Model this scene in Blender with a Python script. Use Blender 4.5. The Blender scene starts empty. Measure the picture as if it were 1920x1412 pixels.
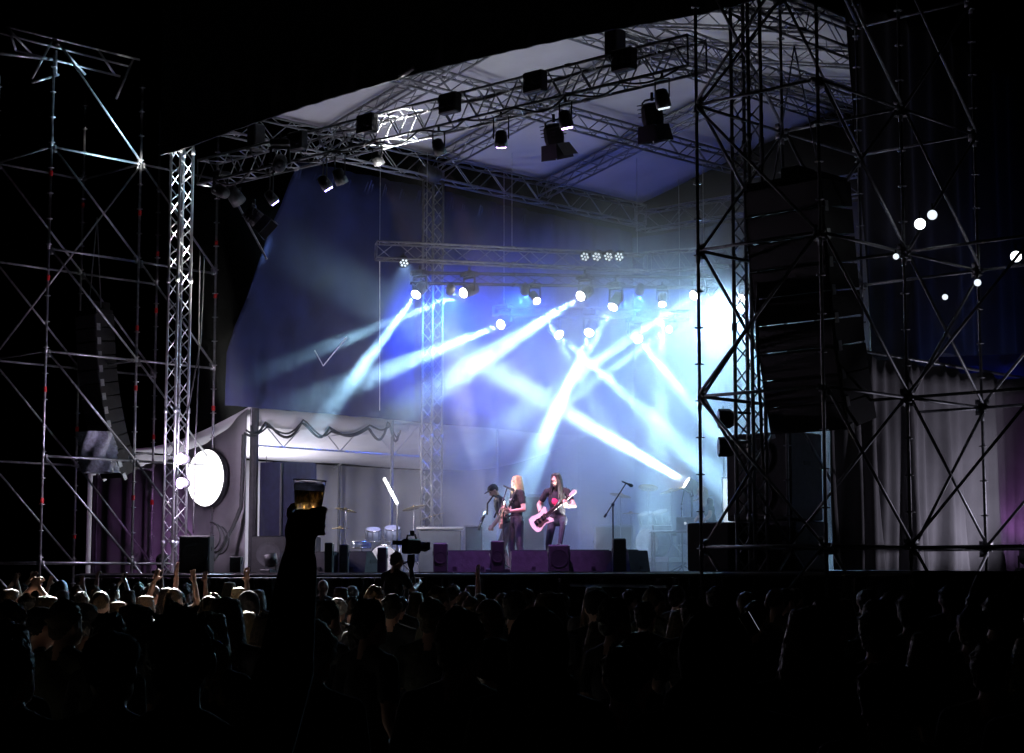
import bpy, math, random
import numpy as np
from mathutils import Vector, Matrix
random.seed(7); np.random.seed(7)
sc = bpy.context.scene
COL = sc.collection
# ------------------------------------------------------------------ camera, world, exposure
F = 3430.0; TH = math.atan(379 / F); CT, ST = math.cos(TH), math.sin(TH); CZ = 1.85
cam = bpy.data.objects.new('camera', bpy.data.cameras.new('camera')); COL.objects.link(cam)
cam.location = (0, 0, CZ); cam.rotation_euler = (math.pi / 2 + TH, 0, 0)
cam.data.sensor_width = 36; cam.data.lens = 36 * F / 1920; cam.data.clip_end = 900; cam.data.clip_start = .05
sc.camera = cam
w = bpy.data.worlds.new('World'); sc.world = w; w.use_nodes = True
bgn = w.node_tree.nodes['Background']
skyt = w.node_tree.nodes.new('ShaderNodeTexSky'); skyt.sky_type = 'NISHITA'; skyt.sun_disc = False
skyt.sun_elevation = math.radians(-6); skyt.sun_rotation = math.radians(200)
w.node_tree.links.new(skyt.outputs[0], bgn.inputs[0]); bgn.inputs[1].default_value = 0.012      # night
vs = sc.view_settings; vs.view_transform = 'Standard'; vs.look = 'None'; vs.exposure = 0; vs.gamma = 1
cy = sc.cycles
cy.use_denoising = True
try: cy.denoiser = 'OPENIMAGEDENOISE'
except Exception: pass
cy.volume_bounces = 0; cy.max_bounces = 12; cy.diffuse_bounces = 2; cy.glossy_bounces = 2; cy.transmission_bounces = 12; cy.transparent_max_bounces = 16
cy.volume_step_rate = .9; cy.volume_max_steps = 128; cy.sample_clamp_indirect = 4

# ------------------------------------------------------------------ frames: world = camera at the origin looking +Y; stage = (s along its front, t into it, z)
ANG = math.radians(-43); FLX, FLY = -5.86, 34.34
D = Vector((math.cos(ANG), math.sin(ANG), 0)); N = Vector((-D.y, D.x, 0)); UP = Vector((0, 0, 1)); FLO = Vector((FLX, FLY, 0))
DECK = 1.95
def S(s, t, z): return FLO + D * s + N * t + UP * z
def ray(px, py):
    a = (px - 960) / F; b = (706 - py) / F
    return Vector((a, CT - b * ST, ST + b * CT))
EYE = Vector((0, 0, CZ))
def at_y(px, py, Y): r = ray(px, py); return EYE + r * (Y / r.y)
def at_z(px, py, Z): r = ray(px, py); return EYE + r * ((Z - CZ) / r.z)
def on_s(px, py, s): r = ray(px, py); return EYE + r * ((s + FLO.dot(D)) / r.dot(D))
def on_t(px, py, t): r = ray(px, py); return EYE + r * ((t + FLO.dot(N)) / r.dot(N))
def floor_at(px, Y): p = at_y(px, 1075, Y); return Vector((p.x, Y, DECK))
def st(p): v = p - FLO; return v.dot(D), v.dot(N), p.z

# ------------------------------------------------------------------ materials
def mat(name, col, rough=.6, metal=0., var=.25, scale=8., bump=0., emit=None, estr=0., trans=0., sheen=0., bscale=None):
    m = bpy.data.materials.new(name); m.use_nodes = True; nt = m.node_tree; b = nt.nodes['Principled BSDF']
    b.inputs['Roughness'].default_value = rough; b.inputs['Metallic'].default_value = metal
    tc = nt.nodes.new('ShaderNodeTexCoord'); nz = nt.nodes.new('ShaderNodeTexNoise')
    nz.inputs['Scale'].default_value = scale; nz.inputs['Detail'].default_value = 5
    nt.links.new(tc.outputs['Object'], nz.inputs['Vector'])
    cr = nt.nodes.new('ShaderNodeValToRGB')
    e = cr.color_ramp.elements
    e[0].position = .3; e[1].position = .72
    e[0].color = tuple(c * (1 - var) for c in col) + (1,); e[1].color = tuple(min(1, c * (1 + var)) for c in col) + (1,)
    nt.links.new(nz.outputs[0], cr.inputs[0]); nt.links.new(cr.outputs[0], b.inputs['Base Color'])
    if bump:
        bp = nt.nodes.new('ShaderNodeBump'); bp.inputs['Strength'].default_value = bump; bp.inputs['Distance'].default_value = .02
        n2 = nt.nodes.new('ShaderNodeTexNoise'); n2.inputs['Scale'].default_value = bscale or scale * 4; n2.inputs['Detail'].default_value = 4
        nt.links.new(tc.outputs['Object'], n2.inputs['Vector']); nt.links.new(n2.outputs[0], bp.inputs['Height']); nt.links.new(bp.outputs[0], b.inputs['Normal'])
    if emit:
        b.inputs['Emission Color'].default_value = tuple(emit) + (1,); b.inputs['Emission Strength'].default_value = estr
    if trans: b.inputs['Transmission Weight'].default_value = trans
    if sheen: b.inputs['Sheen Weight'].default_value = sheen
    return m
M = {}
M['ground'] = mat('ground', (.045, .04, .03), .95, var=.5, scale=1.5, bump=.6)
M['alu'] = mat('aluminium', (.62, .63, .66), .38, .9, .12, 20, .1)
M['dull'] = mat('dull_aluminium', (.20, .205, .22), .5, .75, .25, 16, .15)  # darker copy of the aluminium: dim light put into its colour
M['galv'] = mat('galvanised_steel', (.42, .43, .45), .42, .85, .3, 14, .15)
M['black'] = mat('black_paint', (.012, .012, .014), .55, 0, .4, 12, .2)
M['grille'] = mat('speaker_grille', (.009, .009, .010), .6, .1, .4, 90, .6)
M['dgrey'] = mat('dark_grey_paint', (.04, .04, .045), .5, 0, .3, 10, .2)
M['blackcloth'] = mat('black_cloth', (.01, .01, .013), .95, 0, .4, 3, .3, sheen=.2)
M['fascia'] = mat('fascia_cloth', (.008, .008, .010), .95, 0, .3, 2)
M['navy'] = mat('navy_cloth', (.007, .012, .065), .95, 0, .3, 1.2, .3)
M['white'] = mat('white_pvc', (.62, .62, .64), .55, 0, .1, 1.3, .12)
M['roofpvc'] = mat('roof_pvc', (.5, .5, .52), .6, 0, .14, .8, .1)
M['greycloth'] = mat('grey_cloth', (.30, .29, .31), .9, 0, .25, 1.1, .3)
M['bluetarp'] = mat('blue_tarp', (.015, .05, .6), .95, 0, .15, 3, .2)
M['deck'] = mat('deck_ply', (.05, .045, .04), .7, 0, .3, 5, .2)
M['red'] = mat('red_tape', (.75, .03, .03), .6)
M['cable'] = mat('cable_rubber', (.02, .02, .022), .6)
M['rope'] = mat('pale_rope', (.7, .72, .75), .6)
M['wood'] = mat('guitar_wood', (.55, .30, .24), .3, 0, .15, 10)
M['ivory'] = mat('guitar_ivory', (.8, .68, .6), .3, 0, .1, 10)
M['fret'] = mat('fretboard', (.05, .03, .02), .5)
M['chrome'] = mat('chrome', (.8, .8, .82), .15, 1, .05)
M['brass'] = mat('cymbal_brass', (.75, .6, .3), .25, 1, .15, 20)
M['drumshell'] = mat('drum_shell', (.25, .3, .42), .35, 0, .2, 6)
M['drumhead'] = mat('drum_head', (.75, .75, .74), .5)
M['flight'] = mat('flightcase_ply', (.05, .06, .08), .5, 0, .2, 8)
M['skin'] = mat('skin', (.55, .33, .25), .5, 0, .12, 9)
M['skin2'] = mat('skin_tan', (.42, .25, .18), .5, 0, .12, 9)
M['tshirt'] = mat('black_tshirt', (.014, .013, .017), .9, 0, .3, 8, .4)
M['jeans'] = mat('dark_jeans', (.015, .018, .03), .9, 0, .3, 10, .4)
M['shoe'] = mat('shoe', (.02, .02, .02), .6)
M['hair_dark'] = mat('dark_hair', (.014, .009, .007), .45, 0, .5, 40, .8, bscale=120)
M['hair_blond'] = mat('blond_hair', (.5, .38, .2), .45, 0, .3, 40, .8, bscale=120)
M['hair_grey'] = mat('grey_hair', (.42, .41, .40), .5, 0, .3, 40, .8, bscale=120)
M['hair_brown'] = mat('brown_hair', (.10, .06, .03), .45, 0, .5, 40, .8, bscale=120)
M['cap'] = mat('cap_cloth', (.015, .015, .02), .9)
M['cloth_dark'] = mat('dark_jacket', (.018, .018, .022), .85, 0, .3, 7, .4)
M['cloth_olive'] = mat('olive_shirt', (.05, .05, .035), .85, 0, .3, 7, .4)
M['cloth_grey'] = mat('grey_shirt', (.10, .10, .11), .85, 0, .3, 7, .4)
M['print_red'] = mat('shirt_print_red', (.65, .03, .12), .8)
M['print_white'] = mat('shirt_print_white', (.8, .78, .78), .8)
M['lens_off'] = mat('dark_lens', (.03, .03, .04), .08, 0, .1)
M['laptop'] = mat('laptop_shell', (.5, .5, .52), .3, .6)
def emis(name, col, s): M[name] = mat(name, (.8, .8, .8), .4, emit=col, estr=s); return M[name]
cy.use_adaptive_sampling = True; cy.adaptive_threshold = .02
emis('lens_white', (1, .93, .86), 45); emis('lens_blue', (.45, .35, 1), 9); emis('lens_purple', (.72, .42, 1), 14)
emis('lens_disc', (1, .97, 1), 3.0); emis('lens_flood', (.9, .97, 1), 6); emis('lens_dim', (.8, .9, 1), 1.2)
emis('screen', (.75, .8, 1), .5); emis('panel_lit', (.85, .93, 1), 1.3); emis('tube_lit', (1, .97, .9), 3)
def glass(name, col, rough=.05):
    m = bpy.data.materials.new(name); m.use_nodes = True; b = m.node_tree.nodes['Principled BSDF']
    b.inputs['Base Color'].default_value = col + (1,); b.inputs['Transmission Weight'].default_value = 1
    b.inputs['Roughness'].default_value = rough; b.inputs['IOR'].default_value = 1.1; M[name] = m
glass('cup_plastic', (.92, .92, .97), .15); glass('beer', (1.0, .55, .12), .08)
M['foam'] = mat('beer_foam', (.85, .82, .85), .7, 0, .1, 60, .5, trans=.75)

# ------------------------------------------------------------------ mesh helpers
ORG = {}
class MB:
    def __init__(s): s.v = []; s.f = []; s.m = []; s.cur = 0
    def add(s, vs_, fs_):
        o = len(s.v); s.v += [Vector(p) for p in vs_]; s.f += [tuple(i + o for i in f) for f in fs_]; s.m += [s.cur] * len(fs_)
        return s
    def tube(s, p, q, r0, r1=None, n=8):
        p = Vector(p); q = Vector(q); r1 = r0 if r1 is None else r1
        z = (q - p)
        if z.length < 1e-6: return s
        z.normalize(); x = z.orthogonal().normalized(); y = z.cross(x); vs_ = []
        for c, r in ((p, r0), (q, r1)):
            for k in range(n):
                a = 2 * math.pi * k / n; vs_.append(c + (x * math.cos(a) + y * math.sin(a)) * r)
        fs_ = [(k, (k + 1) % n, n + (k + 1) % n, n + k) for k in range(n)] + [tuple(reversed(range(n))), tuple(range(n, 2 * n))]
        return s.add(vs_, fs_)
    def path(s, pts, r, n=6):
        pts = [Vector(p) for p in pts]; vs_ = []; fs_ = []
        x = None
        for i, p in enumerate(pts):
            z = (pts[min(i + 1, len(pts) - 1)] - pts[max(i - 1, 0)]).normalized()
            x = (z.orthogonal() if x is None else x - z * x.dot(z)).normalized(); y = z.cross(x)
            for k in range(n):
                a = 2 * math.pi * k / n; vs_.append(p + (x * math.cos(a) + y * math.sin(a)) * r)
        for i in range(len(pts) - 1):
            for k in range(n): fs_.append((i * n + k, i * n + (k + 1) % n, (i + 1) * n + (k + 1) % n, (i + 1) * n + k))
        fs_ += [tuple(reversed(range(n))), tuple(range((len(pts) - 1) * n, len(pts) * n))]
        return s.add(vs_, fs_)
    def box(s, c, size, ax=None, bev=0.):
        X, Y, Z = ax or (D, N, UP); c = Vector(c); a, b, h = (k / 2 for k in size)
        if bev <= 0:
            vs_ = [c + X * i * a + Y * j * b + Z * k * h for i in (-1, 1) for j in (-1, 1) for k in (-1, 1)]
            return s.add(vs_, [(0, 1, 3, 2), (4, 6, 7, 5), (0, 4, 5, 1), (2, 3, 7, 6), (0, 2, 6, 4), (1, 5, 7, 3)])
        # box with chamfered edges: rings of octagons
        vs_ = []; prof = [(-h, bev), (-h + bev, 0), (h - bev, 0), (h, bev)]
        for z, ins in prof:
            aa, bb = a - ins, b - ins; e = bev * .7
            for x, y in ((aa - e, -bb), (aa, -bb + e), (aa, bb - e), (aa - e, bb), (-aa + e, bb), (-aa, bb - e), (-aa, -bb + e), (-aa + e, -bb)):
                vs_.append(c + X * x + Y * y + Z * z)
        fs_ = [tuple(reversed(range(8)))]
        for r in range(3):
            for k in range(8): fs_.append((r * 8 + k, r * 8 + (k + 1) % 8, (r + 1) * 8 + (k + 1) % 8, (r + 1) * 8 + k))
        fs_.append(tuple(range(24, 32)))
        return s.add(vs_, fs_)
    def lathe(s, c, axis, prof, n=16):
        c = Vector(c); z = Vector(axis).normalized(); x = z.orthogonal().normalized(); y = z.cross(x); vs_ = []; fs_ = []
        for r, h in prof:
            for k in range(n):
                a = 2 * math.pi * k / n; vs_.append(c + z * h + (x * math.cos(a) + y * math.sin(a)) * max(r, 1e-4))
        for i in range(len(prof) - 1):
            for k in range(n): fs_.append((i * n + k, i * n + (k + 1) % n, (i + 1) * n + (k + 1) % n, (i + 1) * n + k))
        fs_ += [tuple(reversed(range(n))), tuple(range((len(prof) - 1) * n, len(prof) * n))]
        return s.add(vs_, fs_)
    def prism(s, poly, vec):
        poly = [Vector(p) for p in poly]; vec = Vector(vec); n = len(poly)
        return s.add(poly + [p + vec for p in poly], [tuple(reversed(range(n))), tuple(range(n, 2 * n))] + [(k, (k + 1) % n, n + (k + 1) % n, n + k) for k in range(n)])
    def sheet(s, fn, nu, nv, thick=None):
        vs_ = [Vector(fn(i / nu, j / nv)) for i in range(nu + 1) for j in range(nv + 1)]; W = nv + 1
        fs_ = [(i * W + j, (i + 1) * W + j, (i + 1) * W + j + 1, i * W + j + 1) for i in range(nu) for j in range(nv)]
        if thick:
            th = Vector(thick); k = len(vs_); vs_ += [p + th for p in vs_]
            fs_ += [tuple(reversed([i + k for i in f])) for f in fs_[:]]
            edge = [i * W for i in range(nu + 1)] + [nu * W + j for j in range(1, nv + 1)] + [i * W + nv for i in range(nu - 1, -1, -1)] + [j for j in range(nv - 1, 0, -1)]
            for a in range(len(edge)):
                p, q = edge[a], edge[(a + 1) % len(edge)]; fs_.append((q, p, p + k, q + k))
        return s.add(vs_, fs_)
    def mesh(s, name, org=Vector((0, 0, 0)), mats=(), smooth=False):
        me = bpy.data.meshes.new(name); me.from_pydata([tuple(p - org) for p in s.v], [], s.f)
        for m_ in mats: me.materials.append(m_)
        if len(mats) > 1: me.polygons.foreach_set('material_index', s.m)
        if smooth: me.polygons.foreach_set('use_smooth', [True] * len(me.polygons))
        me.update(); return me
    def build(s, name, m_, parent=None, smooth=False, org=None):
        mats = m_ if isinstance(m_, (list, tuple)) else [m_]
        mats = [M[k] if isinstance(k, str) else k for k in mats]
        o_ = ORG[parent.name] if parent else Vector(org if org is not None else (0, 0, 0))
        ob = bpy.data.objects.new(name, s.mesh(name, o_, mats, smooth)); COL.objects.link(ob)
        if parent: ob.parent = parent
        else: ob.location = o_
        ORG[ob.name] = o_
        return ob
def tag(o, label=None, cat=None, group=None, kind=None):
    if label: o['label'] = label
    if cat: o['category'] = cat
    if group: o['group'] = group
    if kind: o['kind'] = kind
    return o
def thing(name, label, cat, loc, group=None):
    o = bpy.data.objects.new(name, None); o.empty_display_size = .2; COL.objects.link(o); o.location = loc; ORG[o.name] = Vector(loc)
    return tag(o, label, cat, group)
def spot(parent, loc, target, col, power, angle, blend=.25, size=.06):
    l = bpy.data.lights.new('lamp_light', 'SPOT'); l.energy = power; l.color = col; l.spot_size = math.radians(angle); l.spot_blend = blend; l.shadow_soft_size = size
    o = bpy.data.objects.new('lamp_light', l); COL.objects.link(o)
    loc = Vector(loc); o.rotation_euler = (Vector(target) - loc).to_track_quat('-Z', 'Y').to_euler()
    if parent: o.parent = parent; o.location = loc - ORG[parent.name]
    else: o.location = loc
    return o
def pointl(parent, loc, col, power, size=.05):
    l = bpy.data.lights.new('lamp_light', 'POINT'); l.energy = power; l.color = col; l.shadow_soft_size = size
    o = bpy.data.objects.new('lamp_light', l); COL.objects.link(o); o.parent = parent; o.location = Vector(loc) - ORG[parent.name]
    return o

# ------------------------------------------------------------------ trusses
def truss_lines(p, q, w_, h_, up=UP):
    p = Vector(p); q = Vector(q); z = (q - p).normalized(); x = z.cross(up).normalized(); y = x.cross(z).normalized()
    cs = [x * (w_ / 2 * i) + y * (h_ / 2 * j) for i, j in ((-1, -1), (1, -1), (1, 1), (-1, 1))]
    return [(p + c, q + c) for c in cs]
def lace(mb, a, b, c, d_, pitch, r, cross=False):
    L = (b - a).length; n = max(2, round(L / pitch))
    for k in range(n):
        u0, u1 = k / n, (k + 1) / n
        A0, A1 = a.lerp(b, u0), a.lerp(b, u1); C0, C1 = c.lerp(d_, u0), c.lerp(d_, u1)
        if k % 2 == 0 or cross: mb.tube(A0, C1, r, n=5)
        if k % 2 == 1 or cross: mb.tube(C0, A1, r, n=5)
    for u in (0, 1): mb.tube(a.lerp(b, u), c.lerp(d_, u), r * 1.2, n=5)
def truss(name, label, cat, p, q, w_=.4, h_=.4, pitch=.4, r=.025, lr=.011, up=UP, group=None, m_='alu', cross=False):
    p = Vector(p); q = Vector(q); root = thing(name, label, cat, p if p.z < q.z else (p + q) / 2, group)
    L = truss_lines(p, q, w_, h_, up)
    for a, b in L:
        mb = MB(); mb.tube(a, b, r); n = max(1, round((b - a).length / 2.5))
        for k in range(1, n): c = a.lerp(b, k / n); u = (b - a).normalized() * .05; mb.tube(c - u, c + u, r * 1.45)
        mb.build('chord', m_, root, True)
    for i in range(4):
        mb = MB(); a, b = L[i]; c, d_ = L[(i + 1) % 4]; lace(mb, a, b, c, d_, pitch, lr, cross); mb.build('lacing', m_, root)
    return root
def truss_part(name, parent, p, q, w_, h_, pitch, r, lr, m_='dull', up=UP):
    L = truss_lines(p, q, w_, h_, up); mb = MB()
    for a, b in L: mb.tube(a, b, r)
    o = mb.build(name, m_, parent, True); mb = MB()
    for i in range(4):
        a, b = L[i]; c, d_ = L[(i + 1) % 4]; lace(mb, a, b, c, d_, pitch, lr)
    mb.build('lacing', m_, o); return o

# ================================================================== SETTING
g = MB(); g.sheet(lambda u, v: (-300 + 600 * u, -200 + 600 * v, 0.0), 24, 24); tag(g.build('ground', 'ground'), kind='structure')

# stage platform
stg = thing('stage_platform', 'raised black stage platform with skirted front edge', 'stage', S(5.9, 6, 0))
mb = MB(); mb.box((0, 0, 0), (1.985, 1.985, .05), (D, N, UP), .006); panel_me = mb.mesh('deck_panel', mats=[M['deck']])
for i in range(9):
    for j in range(8):
        o = bpy.data.objects.new('deck_panel', panel_me); COL.objects.link(o); o.parent = stg
        o.location = S(-2.1 + 2 * i + 1 - .0, -1.2 + 2 * j + 1, DECK - .026) - ORG[stg.name]
def skirt(u, v): s = -2.1 + 18 * u; return S(s, -1.23 + .03 * math.sin(s * 21 + math.sin(s * 3)), .0 + (DECK - .09) * v)
mb = MB(); mb.sheet(skirt, 360, 1, (0, 0, .001)); mb.build('skirt', 'blackcloth', stg, True)
mb = MB(); mb.tube(S(-2.1, -1.27, DECK - .05), S(15.9, -1.27, DECK - .05), .03); mb.build('edge_rail', 'dgrey', stg)
mb = MB(); mb.tube(on_t(1070, 1097, -1.3), on_t(1250, 1100, -1.3), .022); mb.build('skirt_rail', 'galv', stg)

# ------------------------------------------------------------------ roof
ZE, ZR = 10.9, 12.3; SW = 11.8
roof = thing('stage_roof', 'pitched white fabric stage roof carried on aluminium rafters', 'roof', S(5.9, 6.5, ZE))
def zroof(s): return ZE + (ZR - ZE) * (1 - abs(s - 5.9) / 5.9)
ts = [-.3, 3.0, 6.1, 9.6, 13.2]
for k in range(4):
    for side in (0, 1):
        def fab(u, v, k=k, side=side):
            s = (5.9 * u) if side == 0 else (SW - 5.9 * u); t = ts[k] + .012 + (ts[k + 1] - ts[k] - .024) * v
            return S(s, t, zroof(s) + .06 - .10 * math.sin(math.pi * v) * math.sin(math.pi * u) + .01 * math.sin(9 * u + 7 * v + k))
        mb = MB(); mb.sheet(fab, 14, 8, (0, 0, .012)); mb.build('fabric_panel', 'roofpvc', roof, True)
for t in (3.0, 6.1, 9.6):
    for a, b in ((0, 5.9), (SW, 5.9)): truss_part('rafter', roof, S(a, t, zroof(a) - .18), S(b, t, zroof(b) - .18), .3, .3, .45, .024, .01, up=UP)
for s in (0, SW): truss_part('eave_truss', roof, S(s, 0.3, 10.66), S(s, 13.2, 10.66), .35, .48, .55, .026, .012)
for s in (3.4, 8.4): truss_part('purlin_truss', roof, S(s, 0, zroof(s) - .42), S(s, 13.2, zroof(s) - .42), .3, .36, .5, .026, .012)
truss_part('ridge_truss', roof, S(5.9, 0, ZR - .25), S(5.9, 13.2, ZR - .25), .3, .3, .5, .025, .011)
truss_part('rear_truss', roof, S(0, 13.2, 10.5), S(SW, 13.2, 10.5), .35, .45, .55, .026, .012)
for (p, q) in ((S(0, 3, 10.8), S(3.4, 6.1, 11.55)), (S(8.4, 3, 11.5), S(3.4, 9.6, 11.6)), (S(8.4, 6.1, 11.6), S(11.8, 9.6, 10.9))):
    mb = MB(); mb.tube(p, q, .008, n=5); mb.build('bracing_wire', 'galv', roof)
# black front valance: scalloped bottom edge
def val(u, v):
    s = -1.0 + 15.4 * u; zb = 10.0 + .25 * (1 - ((s - 5.9) / 6.2) ** 2) if -.3 < s < 12.1 else 10.0
    zb = max(zb, 9.95) + .012 * abs(math.sin(s * 6.2)); return S(s, -.34 + .01 * math.sin(9 * s), zb + (13.0 - zb) * v)
mb = MB(); mb.sheet(val, 180, 3, N * .04); mb.build('front_valance', 'fascia', roof, False)
mb = MB(); mb.tube(S(5.75, -.36, 10.3), S(5.75, -.36, 10.72), .03, .012); mb.tube(S(5.75, -.36, 10.25), S(6.1, -.36, 10.36), .035); mb.build('finial', 'dgrey', roof)

# ------------------------------------------------------------------ drapes
def drape(name, label, fn, nu, nv, m_, thick, cat='drape'):
    mb = MB(); mb.sheet(fn, nu, nv, thick); o = mb.build(name, m_, None, True, org=fn(.5, 0)); return tag(o, label, cat)
def side_l(u, v):
    z = 5.2 + 5.15 * v; e = max(0, (z - 6.4)) / 2.2; t0 = 1.0 + .95 * e; t = t0 + (13.55 - t0) * u
    return S(-.5 + .05 * math.sin(t * 5.5) + .03 * math.sin(t * 13 + z), t, z)
drape('side_drape', 'dark blue drape hanging along the stage side above the white tent', side_l, 150, 10, 'navy', D * -.012)
def rear(u, v):
    s = -.45 + 13 * u; z = 2.0 + 8.2 * v; return S(s, 13.5 + .06 * math.sin(s * 5) + .03 * math.sin(s * 12 + z), z)
drape('rear_drape', 'dark blue drape closing the back of the stage', rear, 150, 8, 'navy', N * .012)
def side_r(u, v):
    t = 3.3 + .45 * (1 - v) + 9 * u; zb = 4.85 + .8 * math.exp(-((t - 6.1) / .9) ** 2) + .06 * math.sin(u * 23); z = zb + (11.35 - zb) * v
    return S(12.2 + .10 * math.sin(t * 4 + 1.2 * v) * (1 - .6 * v) + .05 * math.sin(t * 9), t, z)
drape('wing_drape', 'black drape with swagged hem hanging at the stage wing behind the big loudspeaker array', side_r, 140, 14, 'blackcloth', D * .012)
def cur(u, v):
    t = .5 + 9.2 * u; zt = 5.08 - .06 * abs(math.sin(t * 2.6)); z = 1.97 + (zt - 1.97) * v
    a = .10 * math.sin(t * 5.3 + .6 * math.sin(3 * v)) + .045 * math.sin(t * 12.5 + v * 2) + .03 * math.sin(t * 23)
    return S(13.6 + a * (1.15 - .5 * v), t, z)
drape('wing_curtain', 'pleated pale grey curtain closing the wing below the black drape', cur, 220, 10, 'greycloth', D * .012, 'curtain')
mb = MB(); mb.tube(S(13.6, .4, 5.1), S(13.6, 9.8, 5.1), .024)
tag(mb.build('curtain_rail', 'galv', None, True, org=S(13.6, 5, 5.1)), 'long steel rail along the top of the pale grey wing curtain', 'rail')
def tarp(u, v):
    t = 4.6 + 4.6 * u; return S(12.95 + .05 * math.sin(t * 7), t, 4.7 + (.95 - .25 * abs(2 * u - 1.2)) * v)
drape('tarp', 'bright blue tarpaulin showing above the grey curtain', tarp, 40, 4, 'bluetarp', D * .01, 'tarp')

# ------------------------------------------------------------------ side tent
TS = -1.5
tent = thing('side_tent', 'white open sided tent on the stage wing below the dark drape', 'tent', S(-4, 6.5, DECK))
def tval(u, v): t = 2.4 + 3.95 * u; return S(TS, t, 4.94 + .012 * math.sin(t * 3.4) + (5.33 - 4.95) * v)
mb = MB(); mb.sheet(tval, 60, 2, D * .01); mb.build('valance', 'white', tent, True)
def tval2(u, v): t = 6.35 + .75 * u; return S(TS - .25 * u, t, 5.0 + .12 * u + (.33 - .22 * u) * v)
mb = MB(); mb.sheet(tval2, 8, 2, D * .01); mb.build('valance', 'white', tent, True)
def troof(u, v): s = TS - 5.7 * u; t = 2.35 + 10.5 * v; return S(s, t, 5.32 - .55 * u - .35 * math.sin(math.pi * u) - .03 * math.sin(math.pi * v * 3) ** 2)
mb = MB(); mb.sheet(troof, 16, 24, (0, 0, .01)); mb.build('roof_sheet', 'white', tent, True)
def tback(u, v): t = 2.4 + 10.5 * u; return S(TS - 5.7 + .03 * math.sin(t * 7), t, 1.0 + 3.7 * v)
mb = MB(); mb.sheet(tback, 80, 4, D * -.01); mb.build('back_wall', 'white', tent, True)
def tgab(u, v):
    s = TS - .05 - 1.9 * u; zt = 5.28 - .75 * u - .12 * math.sin(math.pi * u); return S(s, 2.33 + .03 * math.sin(s * 8), 1.9 + (zt - 1.9) * v)
mb = MB(); mb.sheet(tgab, 40, 6, N * .01); mb.build('gable_wall', 'greycloth', tent, True)
def tgab2(u, v):
    s = TS - 2.0 - 3.6 * u; zt = 4.45 - .3 * u; return S(s, 2.5 + .07 * math.sin(s * 9), 1.0 + (zt - 1.0) * v)
mb = MB(); mb.sheet(tgab2, 60, 4, N * .01); mb.build('gable_curtain', 'greycloth', tent, True)
for t in (2.5, 6.35, 9.7, 12.6):
    for s in (TS, TS - 5.5): mb = MB(); mb.tube(S(s, t, 1.9 if s == TS else 0), S(s, t, 5.3 if s == TS else 4.7), .09 if (t < 3 and s == TS) else .035); mb.build('post', 'dgrey' if (t < 3 and s == TS) else 'dull', tent)
mb = MB(); mb.tube(S(TS, 2.4, 5.36), S(TS, 12.8, 5.36), .035); mb.build('eave_tube', 'alu', tent)
mb = MB(); a, b = S(TS - .02, 2.5, 5.25), S(TS - .02, 7.2, 5.25); c, d_ = S(TS - .02, 2.5, 4.55), S(TS - .02, 7.2, 4.55); mb.tube(a, b, .022); mb.tube(c, d_, .02); lace(mb, a, b, c, d_, .8, .012); mb.build('eave_lattice', 'alu', tent)
mb = MB(); mb.tube(S(TS - 5.5, 3, 4.6), S(TS - .1, 6.3, 5.1), .02); mb.tube(S(TS - 5.5, 9.5, 4.6), S(TS - .1, 6.4, 5.1), .02); mb.build('roof_strut', 'galv', tent)
def cable_run(name, label, pts, r=.022, amp=.12, per=1.0, n=60, seed=0):
    rs = random.Random(seed); out = []
    for k in range(n + 1):
        u = k / n * (len(pts) - 1); i = min(int(u), len(pts) - 2); f_ = u - i; p = Vector(pts[i]).lerp(Vector(pts[i + 1]), f_)
        out.append(p + UP * (-amp * (.55 + .9 * ((i * 37 + seed * 11) % 10) / 10) * math.sin(math.pi * f_ ** (1 + .25 * (i % 3)))) + D * rs.uniform(-.006, .006))
    mb = MB(); mb.path(out, r); return tag(mb.build(name, 'cable', None, True, org=out[0]), label, 'cable')
zz = [on_s(458, 812, TS + .08), on_s(498, 797, TS + .08), on_s(566, 793, TS + .08), on_s(618, 806, TS + .08), on_s(690, 803, TS + .08), on_s(728, 796, TS + .08), on_s(748, 812, TS + .08)]
cable_run('cable', 'thick black cable looped in swags below the tent valance', [p + Vector((0, 0, .05 * (k % 2))) for k, p in enumerate(zz)], .028, .24, seed=1)
cable_run('cable', 'thinner black cable wound round the looped swags below the tent valance', [p + Vector((0, 0, .06 - .10 * (k % 2))) + D * .05 for k, p in enumerate(zz)], .02, .16, seed=2)
cable_run('cable', 'bundle of black cable hanging down the tent corner post', [on_s(457, 815, TS + .1), on_s(455, 880, TS + .14), on_s(452, 950, TS + .1), on_s(430, 1000, TS + .1), on_s(400, 1050, TS + .1)], .045, .03, seed=3)
mb = MB(); rs = random.Random(4)
for k in range(3):
    pts = [on_t(395 + 8 * k + 18 * math.cos(a), 1005 + 26 * math.sin(a) + 4 * k, 1.2 + .1 * k) for a in np.linspace(-1.6, 1.6, 16)]
    mb.path(pts, .018)
tag(mb.build('cable_loop', 'cable', None, True, org=on_t(400, 1005, 1.2)), 'coil of cable drooping beside the round glowing lamp', 'cable')
cable_run('cable', 'slack black cable hanging beside the brightly lit corner mast', [on_t(383, 480, -.1), on_t(376, 640, -.1), on_t(352, 770, -.1), on_t(345, 860, -.2)], .016, .05, seed=6)
cable_run('cable', 'second slack cable just outside the corner mast', [on_t(375, 470, .1), on_t(372, 700, .1), on_t(366, 850, .1), on_t(362, 1000, .1)], .014, .04, seed=7)
cable_run('cable', 'black cable running down the dark mast behind the loudspeaker array', [on_t(1424, 40, -.2), on_t(1430, 300, -.2), on_t(1418, 600, -.2), on_t(1432, 900, -.2)], .022, .06, seed=8)
cable_run('cable', 'black cable draped along the underside of the front truss', [S(.6 + 1.1 * k, -.26, 9.30) for k in range(11)], .018, .13, n=120, seed=9)
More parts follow.
